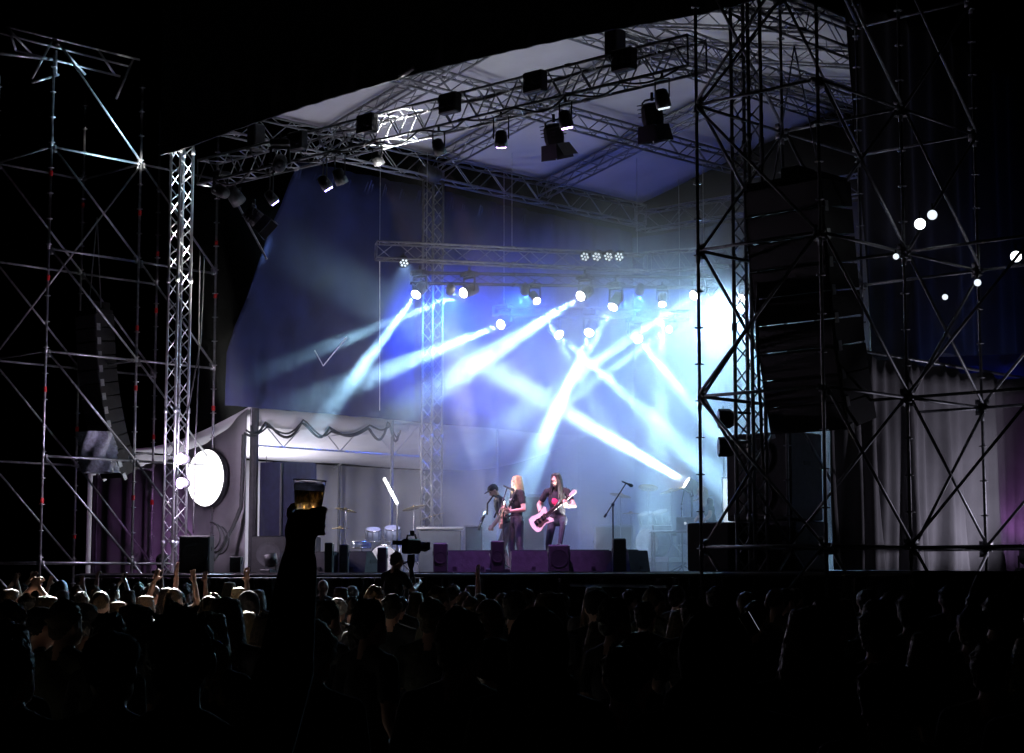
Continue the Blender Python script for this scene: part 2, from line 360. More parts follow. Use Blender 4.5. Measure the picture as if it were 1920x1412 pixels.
cable_run('cable', 'second black cable lying along the top of the front truss', [S(.4 + 1.5 * k, .2, 9.80) for k in range(8)], .02, .05, n=100, seed=10)
# emissive disc standing for the bright ellipse on the gable wall
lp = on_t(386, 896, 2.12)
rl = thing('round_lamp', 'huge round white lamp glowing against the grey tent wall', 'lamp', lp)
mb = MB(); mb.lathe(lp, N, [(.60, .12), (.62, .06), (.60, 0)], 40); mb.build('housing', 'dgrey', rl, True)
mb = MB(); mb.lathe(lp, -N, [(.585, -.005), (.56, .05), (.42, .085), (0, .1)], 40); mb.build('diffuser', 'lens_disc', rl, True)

# ------------------------------------------------------------------ masts and hung trusses
def mast(label, s, t, z0, z1, group='roof masts', m_='dull'):
    r = truss('roof_mast', label, 'truss mast', S(s, t, z0), S(s, t, z1), .30, .30, .27, .027, .012, up=D, group=group, m_=m_)
    mb = MB(); mb.box(S(s, t, z0 + .015), (.6, .6, .03)); mb.build('base_plate', 'galv', r); return r
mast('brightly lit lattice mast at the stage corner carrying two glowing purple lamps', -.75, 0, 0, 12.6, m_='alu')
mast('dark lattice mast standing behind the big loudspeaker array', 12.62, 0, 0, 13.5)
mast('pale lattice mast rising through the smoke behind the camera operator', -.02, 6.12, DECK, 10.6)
ft = truss('lighting_truss', 'long front lighting truss hung with lamps under the roof edge', 'truss', S(.05, 0, 9.53), S(11.75, 0, 9.56), .45, .46, .31, .026, .013, m_='dull')
def T(px, py, Y): return at_y(px, py, Y)
truss('lighting_truss', 'upper rear lighting truss spanning diagonally over the beam lamps', 'truss', T(705, 470, 37.2), T(1210, 494, 38.3), .34, .34, .4, .022, .010, group='rear trusses', m_='dull')
truss('lighting_truss', 'short rear truss rising behind the dark scaffold post, with close lattice', 'truss', T(1214, 493, 38.3), T(1400, 478, 37.0), .34, .4, .3, .022, .010, group='rear trusses', m_='dull')
truss('lighting_truss', 'slim truss right above the upper row of beam lamps', 'truss', T(770, 521, 37.6), T(1345, 531, 38.6), .22, .22, .4, .016, .008, group='rear trusses', m_='dgrey')
truss('lighting_truss', 'low slim truss over the lower row of beam lamps', 'truss', T(925, 583, 39.6), T(1290, 592, 40.4), .2, .2, .4, .016, .008, group='rear trusses', m_='dgrey')
def wire(p, q, label, r=.006, m_='galv', cat='wire', name='steel_wire', group=None):
    mb = MB(); mb.tube(p, q, r, n=5); return tag(mb.build(name, m_, None, org=p), label, cat, group)
for px, py, Y, lb in ((712, 460, 37.2, 'far end of the upper rear truss'), (960, 466, 37.7, 'middle of the upper rear truss'), (1195, 478, 38.2, 'near end of the upper rear truss'), (800, 515, 37.6, 'mast end of the slim truss'), (1320, 522, 38.5, 'scaffold end of the slim truss'), (945, 575, 39.6, 'mast end of the low slim truss'), (1275, 585, 40.3, 'drum end of the low slim truss')):
    p = T(px, py, Y); wire(p, Vector((p.x, p.y, 10.75)), 'thin steel wire holding up the ' + lb, group='hanging wires')
wire(T(712, 490, 37.2), T(712, 770, 37.3), 'thin drop line hanging from the end of the upper rear truss', .008, 'rope')
wire(on_t(443, 378, .6), on_t(500, 486, .9), 'pale lit tube slanting across the dark side drape below the front truss', .022, 'alu', 'tube', 'lit_tube')
wire(on_t(590, 657, 2), on_t(606, 686, 2), 'short pale rope end meeting a longer one in a V', .012, 'rope', 'rope', 'rope')
wire(on_t(606, 686, 2), on_t(650, 632, 2), 'longer pale rope rising from a V against the blue drape', .012, 'rope', 'rope', 'rope')

# ------------------------------------------------------------------ scaffolds
LV = (.25, 2.27, 4.31, 6.32, 8.35, 10.38, 12.4)
def scaffold(root, nodes, edges, diags, zt, red=(), rr=.0245, seed=0, sm_='galv'):
    rs = random.Random(seed)
    for k, (s, t) in nodes.items():
        mb = MB(); mb.tube(S(s, t, 0), S(s, t, zt), rr, n=10); z = .25
        while z < zt:
            mb.lathe(S(s, t, z), UP, [(rr, -.012), (.062, -.006), (.062, .006), (rr, .012)], 10); z += .5
        z = 2.2
        while z < zt: mb.tube(S(s, t, z - .1), S(s, t, z + .1), rr * 1.28, n=10); z += 2.02
        mb.box(S(s, t, .01), (.15, .15, .02)); o = mb.build('standard', sm_, root, True)
        for z in red:
            z2 = z + rs.uniform(-.5, .5); mb = MB(); mb.tube(S(s, t, z2 - .05), S(s, t, z2 + .05), rr * 1.5, n=10); mb.build('red_clip', 'red', o)
    for a, b, zs in edges:
        for z in zs:
            p, q = S(*nodes[a], z), S(*nodes[b], z); u = (q - p).normalized(); mb = MB(); mb.tube(p + u * .05, q - u * .05, .0235)
            for e, sg in ((p, 1), (q, -1)): mb.box(e + u * sg * .065, (.05, .05, .07), (u, u.cross(UP), UP))
            mb.build('ledger', sm_, root, True)
    for a, za, b, zb in diags:
        p, q = S(*nodes[a], za), S(*nodes[b], zb); u = (q - p).normalized(); sd = u.cross(UP).normalized() * .05; mb = MB(); mb.tube(p + u * .09 + sd, q - u * .09 + sd, .0225)
        mb.box(p + u * .09, (.06, .12, .06), (u, u.cross(UP).normalized(), UP)); mb.box(q - u * .09, (.06, .12, .06), (u, u.cross(UP).normalized(), UP)); mb.build('diagonal_brace', sm_, root, True)
sr = thing('scaffold_tower', 'near dark scaffold tower of crossed braces carrying the big loudspeaker array', 'scaffold', S(14.7, .8, 0), 'loudspeaker scaffolds')
s0, t0, bs, bt = 12.71, -1.3, 1.98, 2.06
nd = {'A': (s0, t0), 'B': (s0 + bs, t0), 'C': (s0, t0 + bt), 'D': (s0 + bs, t0 + bt), 'E': (s0, t0 + 2 * bt), 'F': (s0 + bs, t0 + 2 * bt), 'G': (s0 + 2 * bs, t0 + bt), 'H': (s0 + 2 * bs, t0 + 2 * bt)}
ed = [(a, b, LV[1:6]) for a, b in ('AC', 'CE', 'BD', 'DF', 'AB', 'CD', 'EF')] + [('D', 'G', LV[1:4]), ('F', 'H', LV[1:4]), ('G', 'H', LV[1:4])]
dg_ = []
for k in range(0, 6):
    z0, z1 = LV[k], LV[k + 1]
    dg_ += [('A', z1, 'C', z0), ('A', z0, 'C', z1), ('B', z1, 'D', z0), ('D', z1, 'F', z0), ('D', z0, 'F', z1), ('C', z1, 'E', z0)]
    dg_ += [('A', z0, 'B', z1)] if k % 2 == 0 or k == 4 else [('A', z1, 'B', z0)]
    dg_ += [('C', z0, 'D', z1)] if k % 2 else []
    if k < 3: dg_ += [('D', z0, 'G', z1), ('F', z0, 'H', z1)]
scaffold(sr, nd, ed, dg_, 13.2, seed=2, sm_='dull', rr=.0242)  # darkened metal puts the backlit look into the colour of the tubes
sl = thing('scaffold_tower', 'far scaffold tower with long parallel braces at the other side of the stage', 'scaffold', S(-3.5, .2, 0), 'loudspeaker scaffolds')
nd = {'A': (-2.5, -1.8), 'B': (-2.5, .28), 'C': (-2.5, 2.22), 'P': (-4.55, -1.75), 'Q': (-4.55, .3), 'R': (-4.55, 2.22)}
LZ = (.15, 2.15, 4.17, 6.18, 8.17, 10.17, 11.6)
ed = [('A', 'B', LZ[1:6]), ('B', 'C', LZ[1:6]), ('P', 'Q', LZ[1:6]), ('Q', 'R', LZ[2:5]), ('A', 'P', (2.15, 6.18, 10.17)), ('B', 'Q', (2.15, 6.18, 10.17))]
dg_ = []
for k in range(5):
    dg_ += [('A', LZ[k + 1], 'B', LZ[k]), ('B', LZ[k + 1], 'C', LZ[k]), ('P', LZ[k + 1], 'Q', LZ[k])]
    if k % 2: dg_ += [('Q', LZ[k + 1], 'R', LZ[k])]
dg_ += [('A', 12.3, 'B', 10.17), ('B', 10.17, 'P', 6.18)]
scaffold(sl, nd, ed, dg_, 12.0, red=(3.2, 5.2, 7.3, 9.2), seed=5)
for (x0, y0, x1, y1), lab in (((12, 50, 262, 112), 'upper'), ((0, 62, 240, 124), 'mid'), ((30, 95, 225, 143), 'low'), ((0, 100, 105, 112), 'stub')):
    mb = MB(); mb.tube(on_s(x0, y0, -2.6), on_s(x1, y1, -2.6), .035 if lab == 'stub' else .024); mb.build('head_beam', 'alu', sl, True)
mb = MB()
for x0, y0, x1, y1 in ((12, 50, 58, 100), (100, 72, 60, 148), (100, 72, 160, 140), (250, 110, 218, 185), (105, 95, 105, 140), (60, 155, 110, 140), (30, 95, 15, 50), (185, 95, 215, 140)): mb.tube(on_s(x0, y0, -2.6), on_s(x1, y1, -2.6), .026)
mb.build('head_bracing', 'alu', sl, True)

# ------------------------------------------------------------------ line arrays
def line_array(label, top, n, h, w_, dp, tilt0, tilt1, fwd, group):
    top = Vector(top); fwd = Vector(fwd).normalized(); side = fwd.cross(UP).normalized()
    root = thing('line_array', label, 'loudspeaker', top + UP * (-n * h), group)
    p = top.copy(); gap = .014
    mb = MB(); c = p - fwd * dp / 2 + UP * .06; mb.box(c, (w_ * .96, dp * .9, .08), (side, fwd, UP)); mb.box(c + UP * .12 - fwd * .05, (.3, .45, .22), (side, fwd, UP), .02); mb.build('fly_frame', 'black', root)
    for k in range(n):
        a = math.radians(tilt0 + (tilt1 - tilt0) * (k / (n - 1)) ** 1.6); f2 = fwd * math.cos(a) - UP * math.sin(a); u2 = UP * math.cos(a) + fwd * math.sin(a)
        c0 = p - u2 * (h / 2)      # centre of the front face
        hh = h - gap; poly = [c0 + u2 * hh / 2, c0 - u2 * hh / 2, c0 - u2 * hh * .45 - f2 * dp, c0 + u2 * hh * .45 - f2 * dp]
        mb = MB(); mb.prism([q - side * w_ / 2 for q in poly], side * w_); cab = mb.build('cabinet', 'black', root)
        mb = MB(); mb.box(c0 + f2 * .008, (w_ * .94, .012, hh * .9), (side, f2, u2), .004); mb.build('grille', 'grille', cab)
        for sg in (-1, 1): mb = MB(); mb.box(c0 + side * sg * (w_ / 2 + .006) - f2 * .06 - u2 * hh / 2, (.012, .08, .14), (side, f2, u2)); mb.build('rigging_plate', 'galv', cab)
        p = c0 - u2 * (h / 2)
    mb = MB(); tc_ = top + UP * .15 - fwd * dp * .5
    for sg in (-1, 1): mb.tube(tc_ + side * sg * w_ * .3, tc_ + UP * 1.9 , .012)
    mb.build('hanging_chain', 'galv', root); return root
ptop = T(1392, 352, 25.4)
a_ = T(1466, 346, 24.9)
line_array('big black loudspeaker array of stacked cabinets hung in the near scaffold', a_, 9, .385, 1.3, .72, 6, 15, -N, 'loudspeaker arrays')
line_array('small dim loudspeaker array hung in the far scaffold', T(160, 590, 36.9), 12, .285, .72, .45, 4, 26, -N, 'loudspeaker arrays')
mb = MB(); q0 = T(178, 850, 36.3)
def wrap(u, v): a = 6.28 * u; r = .30 + .06 * math.sin(5 * a + 9 * v) + .03 * math.sin(17 * a + 20 * v); return q0 + D * math.cos(a) * r * 1.15 + N * math.sin(a) * r + UP * (.42 - .8 * v) + N * .15 * v
mb.sheet(wrap, 40, 14); mb.cur = 0
tag(mb.build('plastic_wrap', mat('clear_film', (.5, .55, .65), .15, 0, .3, 20, .6), None, True, org=q0 - UP * .4), 'crumpled shiny plastic sheet wrapped round the foot of the small dim array', 'plastic sheet')

# ------------------------------------------------------------------ lamps
def moving_head(label, p, aim, lens='lens_white', sc_=1., power=0, col=(1, 1, 1), ang=7, target=None, blend=.75, group='beam lamps'):
    p = Vector(p); aim = Vector(aim).normalized(); side = aim.cross(UP).normalized(); top = p + UP * .36 * sc_
    root = thing('moving_head_lamp', label, 'stage lamp', top, group)
    mb = MB(); mb.box(top, (.34 * sc_, .28 * sc_, .12 * sc_), (side, side.cross(UP), UP), .02); mb.tube(top, top + UP * .17 * sc_, .025, n=8); mb.build('base', 'black', root)
    mb = MB(); mb.path([p + side * .1 * sc_, p + side * .17 * sc_, top + side * .16 * sc_ - UP * .08 * sc_, top - side * .16 * sc_ - UP * .08 * sc_, p - side * .17 * sc_, p - side * .1 * sc_], .03 * sc_)
    mb.build('yoke', 'black', root)
    mb = MB(); mb.lathe(p, aim, [(.07 * sc_, -.24 * sc_), (.12 * sc_, -.2 * sc_), (.13 * sc_, 0), (.115 * sc_, .15 * sc_), (.12 * sc_, .2 * sc_)], 16); mb.build('head', 'black', root, True)
    mb = MB(); mb.lathe(p + aim * .2 * sc_, aim, [(.105 * sc_, 0), (.09 * sc_, .012), (0, .02)], 16); mb.build('lens', lens, root, True)
    if power: spot(root, p + aim * (.25 * sc_), p + aim * 10, col, power, ang, 1.0 if ang > 30 else blend, .06)
    return root
def par_can(label, hang, aim, lens='lens_off', sc_=1., power=0, col=(1, 1, 1), ang=40, group='small hanging lamps', drop=.2):
    hang = Vector(hang); p = hang - UP * drop; aim = Vector(aim).normalized(); side = aim.cross(UP)
    side = side.normalized() if side.length > .1 else D.copy()
    root = thing('par_lamp', label, 'stage lamp', hang, group)
    mb = MB(); mb.tube(hang + UP * .04, hang - UP * .06, .022); mb.box(hang - UP * .07, (.29 * sc_, .04, .012), (side, side.cross(UP), UP))
    for sg in (-1, 1): mb.tube(hang - UP * .07 + side * sg * .14 * sc_, p + side * sg * .14 * sc_, .012)
    mb.build('yoke', 'black', root)
    mb = MB(); mb.lathe(p, aim, [(.05 * sc_, -.16 * sc_), (.1 * sc_, -.13 * sc_), (.12 * sc_, .02 * sc_), (.125 * sc_, .14 * sc_)], 14); mb.build('can', 'black', root, True)
    mb = MB()
    if lens in ('lens_blue', 'lens_purple', 'lens_dim'):
        ring = aim.orthogonal().normalized(); r2 = aim.cross(ring)
        for k in range(7):
            a = k * math.pi / 3; c = p + aim * .142 * sc_ + ((ring * math.cos(a) + r2 * math.sin(a)) * .075 * sc_ if k < 6 else Vector((0, 0, 0))); mb.lathe(c, aim, [(.026 * sc_, 0), (.018 * sc_, .02), (0, .026)], 8)
    else: mb.lathe(p + aim * .135 * sc_, aim, [(.112 * sc_, 0), (.06 * sc_, .02), (0, .025)], 14)
    mb.build('lens', lens, root, True)
    if power: spot(root, p + aim * .2 * sc_, p + aim * 10, col, power, ang, 1.0 if ang > 100 else .5, .08)
    return root
def fresnel(label, hang, aim, sc_=1., group='barn door lamps', flap=1):
    hang = Vector(hang); aim = Vector(aim).normalized(); side = aim.cross(N).normalized() if abs(aim.z) > .8 else aim.cross(UP).normalized(); oth = side.cross(aim); p = hang - UP * .34 * sc_
    root = thing('barn_door_lamp', label, 'stage lamp', hang, group)
    mb = MB(); mb.tube(hang + UP * .05, hang - UP * .08, .025)
    pts = [p + side * .22 * sc_, hang - UP * .1 * sc_ + side * .22 * sc_, hang - UP * .06 * sc_ + side * .16 * sc_, hang - UP * .06 * sc_ - side * .16 * sc_, hang - UP * .1 * sc_ - side * .22 * sc_, p - side * .22 * sc_]
    mb.path(pts, .016); mb.build('yoke', 'black', root)
    mb = MB(); mb.lathe(p, aim, [(.13 * sc_, -.2 * sc_), (.19 * sc_, -.12 * sc_), (.2 * sc_, .1 * sc_), (.18 * sc_, .2 * sc_)], 14)
    for k in range(4): mb.box(p - aim * (.18 - .07 * k) * sc_, (.36 * sc_, .36 * sc_, .012), (side, oth, aim))
    mb.build('housing', 'black', root)
    mb = MB(); mb.lathe(p + aim * .19 * sc_, aim, [(.17 * sc_, 0), (.1 * sc_, .02), (0, .03)], 14); mb.build('lens', 'lens_off', root, True)
    for k, (x, y) in enumerate(((side, oth), (side * -1, oth), (oth, side), (oth * -1, side))):
        o_ = .55 if (k == 0 and flap) else .12; c = p + aim * .2 * sc_ + x * .2 * sc_; e = (aim * math.cos(o_) + x * math.sin(o_)) * .3 * sc_
        mb = MB(); mb.prism([c - y * .19 * sc_, c + y * .19 * sc_, c + y * .22 * sc_ + e, c - y * .22 * sc_ + e], x * .006); mb.build('barn_door', 'black', root)
    return root

# beam lamps: (px, py, depth) lamp, (px, py, depth) a point the beam passes, power, angle, label
BC = (.40, .74, 1.0)
beams = [((787, 543, 37.6), (560, 850, 34.0), 140000, 6.5, 'beam lamp by the pale mast shining steeply down, first of the upper row'),
 ((880, 545, 37.8), (640, 640, 35.2), 110000, 4.5, 'beam lamp second along the upper row with a thin faint beam'),
 ((948, 605, 39.7), (600, 745, 34.8), 95000, 6.5, 'beam lamp at the mast end of the lower row with a long low beam'),
 ((1097, 550, 38.2), (880, 690, 35.0), 100000, 7, 'very bright beam lamp with a broad beam to the stage corner'),
 ((1003, 558, 38.0), (1075, 690, 36.0), 26000, 5, 'small dim beam lamp between the thin beam and the broad beam'),
 ((1040, 620, 39.8), (1150, 720, 38.2), 90000, 6, 'small beam lamp of the lower row aimed at the drums'),
 ((1155, 565, 38.3), (985, 870, 35.6), 90000, 6, 'bright beam lamp shining down behind the singer'),
 ((1108, 615, 40.0), (1020, 830, 37.0), 80000, 6, 'beam lamp of the lower row, its beam parallel to the one behind the singer'),
 ((1242, 562, 38.4), (1238, 700, 37.0), 24000, 9, 'beam lamp pointing straight down over the drum kit'),
 ((1190, 628, 40.2), (1310, 770, 38.0), 60000, 8, 'beam lamp of the lower row aimed at the table with the laptop'),
 ((1310, 548, 38.5), (1130, 670, 36.2), 110000, 4.5, 'beam lamp beside the dark scaffold post with a thin crossing beam'),
 ((1260, 614, 40.4), (1150, 690, 38.4), 40000, 5, 'last beam lamp of the lower row, partly lost in bright smoke'),
 ((1396, 552, 36.5), (1180, 800, 33.5), 4200, 120, 'glaring lamp behind the dark mast that whitens the smoke')]
for a, b, pw, an, lb in beams:
    p, q = T(*a), T(*b); moving_head(lb, p, q - p, 'lens_white', .95 if pw > 45000 else .72, pw, BC, an)
hd = on_t(440, 372, .15)
par_can('dark lamp at the very end of the front truss', hd + UP * .25, N - UP, 'lens_off', 1.2, group='front truss lamps')

# front truss lamps
TB = 9.28
def hang_t(px, off=0.): p = on_t(px, 300, 0); s = st(p)[0]; return S(s, off, TB)
for px, sz, aim, ln, lb, pw, cl, an, dr in (
    (527, 1.15, D * .35 + N * .75 - UP, 'lens_blue', 'small lamp with violet glow near the far end of the front truss', 450, (.16, .2, 1), 75, .55),
    (627, 1.2, D * .3 + N * .6 - UP, 'lens_blue', 'small lamp with a violet cone, second violet one on the front truss', 700, (.16, .2, 1), 70, .5),
    (655, 1.3, N * .6 - UP, 'lens_off', 'dark lamp beside the second violet lamp on the front truss', 0, None, 0, .45),
    (725, 1.1, floor_at(969, 33.4) + UP * 1.2 - S(5.1, -.22, 9.0), 'lens_off', 'dark small lamp hanging under the lit middle of the front truss', 6000, (1, .47, .7), 13, .28),
    (840, 1.2, floor_at(1046, 32.6) + UP * 1.1 - S(6.6, -.22, 9.0), 'lens_off', 'dark small lamp at the end of the brightly lit truss stretch', 6000, (1, .52, .74), 13, .32),
    (957, 1.2, S(6.0, 1.9, 2.1) - S(8.0, -.22, 8.9), 'lens_purple', 'small lamp with lilac lens left of the first large barn door lamp', 2600, (.62, .22, 1), 34, .42),
    (1078, 1.25, N * .3 - UP, 'lens_purple', 'small lamp with lilac lens between the two large barn door lamps', 0, (1, .28, .6), 20, .34),
    (1260, 1.3, N * .3 - UP, 'lens_dim', 'small lamp with pale glinting lens at the near end of the front truss', 0, (.55, .16, 1), 46, .36)):
    par_can(lb, hang_t(px, -.22), aim, ln, sz * .72, pw, cl or (1, 1, 1), an or 40, 'front truss lamps', dr)
fresnel('large dark barn door lamp tilted at the far end of the front truss', hang_t(478) - UP * .5, N * .5 - UP * .7 + D * .6, .8)
fresnel('large dark barn door lamp with one flap spread wide at mid truss', hang_t(995, .55), N * .25 - UP, .82)
fresnel('large dark barn door lamp at the near end of the front truss', hang_t(1177, .6), N * .2 - UP, .86, flap=0)
for px, lb in ((690, 'far edge of the lit stretch of truss'), (845, 'near edge of the lit stretch of truss'), (1005, 'middle of the dark stretch of truss'), (1172, 'foot of the black hoist post'), (560, 'far dark stretch of truss')):
    s = st(on_t(px, 200, -.28))[0]; c = S(s, -.30, 9.62); r = thing('blinder_lamp', 'black unlit blinder box at the ' + lb, 'stage lamp', c, 'blinder boxes')
    mb = MB(); mb.box(c, (.40, .16, .34), None, .02); mb.build('housing', 'black', r); mb = MB()
    for sg in (-1, 1): mb.lathe(c + D * sg * .095 - N * .08, -N, [(.085, 0), (.06, .012), (0, .016)], 12)
    mb.build('lens', 'lens_off', r)
for px, lb in ((485, 'far'), (1158, 'near')):
    s = st(on_t(px, 200, 0))[0]; c = S(s, -.05, 9.98); r = thing('chain_hoist', 'black chain hoist above the %s end of the front truss' % lb, 'hoist', c, 'chain hoists')
    mb = MB(); mb.box(c, (.24, .26, .5), None, .03); mb.build('motor', 'black', r); mb = MB(); mb.tube(c + UP * .2, c + UP * 1.1, .02); mb.build('chain', 'galv', r)
    mb = MB(); mb.prism([c - D * .16 - UP * .22, c + D * .16 - UP * .22, c + UP * .1], N * .1); mb.build('sling', 'black', r)
for px, py, lb in ((805, 320, 'round dark lamp clamped to the roof eave truss behind the front truss'),):
    par_can(lb, on_s(px, py - 12, .1), N - UP * .3, 'lens_off', 1.5, group='eave lamps')
for k, px in enumerate((1099, 1121, 1143, 1163)):
    p = T(px, 474, 38.0); par_can('%s from the mast in the row of four small lamps on a rear truss' % ('first', 'second', 'third', 'last')[k], p, Vector((-.25, -.85, -.4)), 'lens_dim', .9, group='row of four small lamps', drop=.05)
par_can('small bluish lamp at the far end of the upper rear truss', T(757, 478, 37.3), Vector((.1, -.8, -.5)), 'lens_dim', .9, 900, (.3, .5, 1), 40, 'eave lamps', .12)
for px, Y, lb in ((845, 37.7, 'between the first two beam lamps'), (985, 38.0, 'beside the dim beam lamp'), (1200, 38.3, 'over the lower row of beams'), (1335, 38.6, 'at the near end')):
    p = T(px, 533, Y); par_can('small blue wash lamp on the slim truss ' + lb, p, -D * .6 + N * (.5 if px < 1300 else 0) - UP * .45, 'lens_blue', .8, 3400, (.025, .12, 1), 130, 'blue wash lamps', .1)  # lamps added to wash drape and smoke in blue
# floor lamps: those behind the stage edge are added to light roof, truss and mast
def floor_lamp(label, s, t, target, power, col, ang, m_='lens_dim', z=DECK):
    c = S(s, t, z); aim = (Vector(target) - (c + UP * .25)).normalized(); r = thing('floor_lamp', label, 'stage lamp', c, 'floor lamps')
    mb = MB(); mb.box(c + UP * .035, (.3, .3, .07), None, .015); mb.tube(c + D * .15 + UP * .05, c + D * .15 + UP * .26, .014); mb.tube(c - D * .15 + UP * .05, c - D * .15 + UP * .26, .014); mb.build('base', 'black', r)
    mb = MB(); mb.lathe(c + UP * .25, aim, [(.06, -.14), (.12, -.1), (.13, .1)], 14); mb.build('can', 'black', r, True)
    mb = MB(); mb.lathe(c + UP * .25 + aim * .1, aim, [(.115, 0), (0, .01)], 14); mb.build('lens', m_, r)
    spot(r, c + UP * .25 + aim * .16, target, col, power, ang, .6, .08)
floor_lamp('floor lamp behind the black post box shining up at the middle of the front truss', *st(floor_at(933, 31.3))[:2], S(5.3, 0, 9.55), 60000, (1, .98, .95), 11)
floor_lamp('floor lamp at the far stage edge shining up at the corner mast', 1.2, .75, S(-.75, 0, 9.4), 36000, (1, .97, .9), 12)
floor_lamp('floor lamp at the near stage edge washing the roof fabric', *st(floor_at(1110, 32.2))[:2], S(5, 4, 12), 700, (.93, .95, 1), 92)
floor_lamp('floor lamp at mid stage edge washing the roof fabric', *st(floor_at(870, 32.8))[:2], S(4, 3.5, 12), 550, (.93, .95, 1), 92)
floor_lamp('floor lamp on the wing aimed at the grey curtain', 15.6, 4.4, S(13.7, 3.0, 3.4), 105, (.84, .8, 1), 135)  # added beyond the frame to brighten the grey curtain
floor_lamp('violet floor lamp at the foot of the grey curtain', 14.1, 5.2, S(13.7, 6.2, 3.4), 9, (.8, .25, 1), 90, 'lens_purple')
floor_lamp('blue floor lamp behind the grey curtain', 13.3, 7.0, S(12.95, 7.1, 5.4), 90, (.1, .2, 1), 100, 'lens_blue')  # added to light up the blue tarpaulin
floor_lamp('violet floor lamp at the foot of the tent gable', -2.9, 1.3, S(-4.4, 2.5, 3.0), 32, (.8, .3, 1), 80, 'lens_purple')
lh = S(.6, -.1, 9.1)
moving_head('lamp at the truss end thrown out sideways onto the far scaffold', lh, on_s(262, 300, -2.5) - lh, 'lens_off', .9, 5000, (1, .97, .92), 7, group='front truss lamps')
ls = T(1297, 911, 36.0); tg = on_t(455, 415, 1.2); aim = (tg - ls).normalized(); lf = Vector((ls.x, ls.y, DECK))
r = thing('stand_beam_lamp', 'beam lamp on a stand by the drums throwing a long rising beam', 'stage lamp', lf)
mb = MB(); mb.tube(lf + UP * .2, ls - UP * .2, .022)
for k in range(3): a = k * 2.09 + .3; mb.tube(lf + UP * .35, lf + Vector((math.cos(a) * .4, math.sin(a) * .4, .012)), .014)
mb.build('stand', 'dgrey', r); mb = MB(); sd_ = aim.cross(UP).normalized(); mb.path([ls + sd_ * .16, ls + sd_ * .17 - UP * .2, ls - sd_ * .17 - UP * .2, ls - sd_ * .16], .02); mb.build('yoke', 'black', r)
mb = MB(); mb.lathe(ls, aim, [(.07, -.22), (.12, -.18), (.13, .12)], 16); mb.build('can', 'black', r, True); mb = MB(); mb.lathe(ls + aim * .12, aim, [(.115, 0), (.08, .015), (0, .02)], 16); mb.build('lens', 'lens_white', r)
spot(r, ls + aim * .2, tg, (.5, .8, 1), 130000, 9.5, 1.0, .07)
# two glowing lamps on the corner mast
for py, lb in ((860, 'upper'), (906, 'lower')):
    p = on_t(341, py, -.22); r = thing('mast_lamp', '%s of two glowing purple white lamps on the corner mast' % lb, 'stage lamp', p, 'mast lamps')
    mb = MB(); mb.lathe(p + N * .02, N, [(.11, -.05), (.12, 0), (.08, .12), (.03, .15)], 16); mb.tube(p + N * .12, p + N * .25 - D * .08, .02); mb.build('housing', 'black', r, True)
    mb = MB(); mb.lathe(p - N * .03, -N, [(.105, 0), (.09, .035), (.05, .06), (0, .07)], 16); mb.build('lens', 'lens_purple', r, True)
    pointl(r, p + D * .26 - N * .04, (.88, .72, 1), 150, .08)
for (px, py, Y, sz, mm), lb in (((1725, 420, 31, .075, 'lens_flood'), 'lower of a pair of round white flood lamps high against the dark'), ((1748, 403, 31.2, .068, 'lens_dim'), 'upper dimmer one of a pair of round flood lamps high against the dark'), ((1905, 481, 31, .08, 'lens_flood'), 'lone round white flood lamp at the picture edge'), ((1680, 481, 31, .04, 'lens_dim'), 'small glinting lamp behind a scaffold joint'), ((1833, 530, 31, .05, 'lens_dim'), 'small cluster lamp behind the far scaffold post'), ((1772, 557, 31, .04, 'lens_dim'), 'small pale lamp below the cluster lamp')):
    p = on_s(px, py, 14.95); v = (EYE - p).normalized(); r = thing('flood_lamp', lb, 'flood lamp', p, 'flood lamps in the dark wing')
    mb = MB(); mb.lathe(p, v, [(sz * .5, -sz * 1.3), (sz * 1.1, -sz * .7), (sz * 1.12, -.01)], 18); mb.tube(p - v * sz, p - v * sz + UP * sz * 2.4, .012); mb.build('housing', 'black', r, True)
    mb = MB(); mb.lathe(p, v, [(sz, 0), (sz * .7, sz * .25), (0, sz * .35)], 18); mb.build('lens', mm, r, True)
for py in (785, 838):
    p = on_t(1360, py, -.1); r = thing('par_lamp', '%s of two unlit octagonal lamps beside the dark mast' % ('upper' if py < 800 else 'lower'), 'stage lamp', p, 'octagonal lamps')
    mb = MB(); mb.lathe(p, -D - N, [(.1, -.12), (.14, -.06), (.14, .1)], 8); mb.build('can', 'black', r); mb = MB(); mb.tube(p + UP * .1 - N * .02, p + D * .42 + N * .02 + UP * .05, .018); mb.build('arm', 'black', r)
    mb = MB(); mb.lathe(p - (D + N).normalized() * .1, -D - N, [(.125, 0), (0, .01)], 8); mb.build('lens', 'lens_off', r)

# ================================================================== STAGE EQUIPMENT
def speaker_box(name, label, c, size, ax=(D, N, UP), cat='loudspeaker', group=None, m_='dgrey', grille=True, drivers=1, feet=True):
    c = Vector(c); X, Y, Z = ax; a, b, h = size; root = thing(name, label, cat, c - Z * h / 2, group)
    mb = MB(); mb.box(c, size, ax, min(.02, a * .08)); mb.build('cabinet', m_, root)
    if grille: mb = MB(); mb.box(c - Y * (b / 2 + .006), (a * .9, .012, h * .9), ax, .004); mb.build('grille', 'grille', root)
    for k in range(drivers):
        z = (k + .5) / drivers - .5; mb = MB(); mb.lathe(c - Y * (b / 2 + .013) + Z * z * h * .88, -Y, [(min(a, h / drivers) * .4, 0), (min(a, h / drivers) * .4, .008), (min(a, h / drivers) * .33, .004)], 20); mb.build('driver_ring', 'black', root)
    for sg in (-1, 1): mb = MB(); mb.box(c + X * sg * (a / 2 + .006) + Z * h * .15, (.014, .16, .07), (X, Y, Z)); mb.build('handle', 'black', root)
    return root
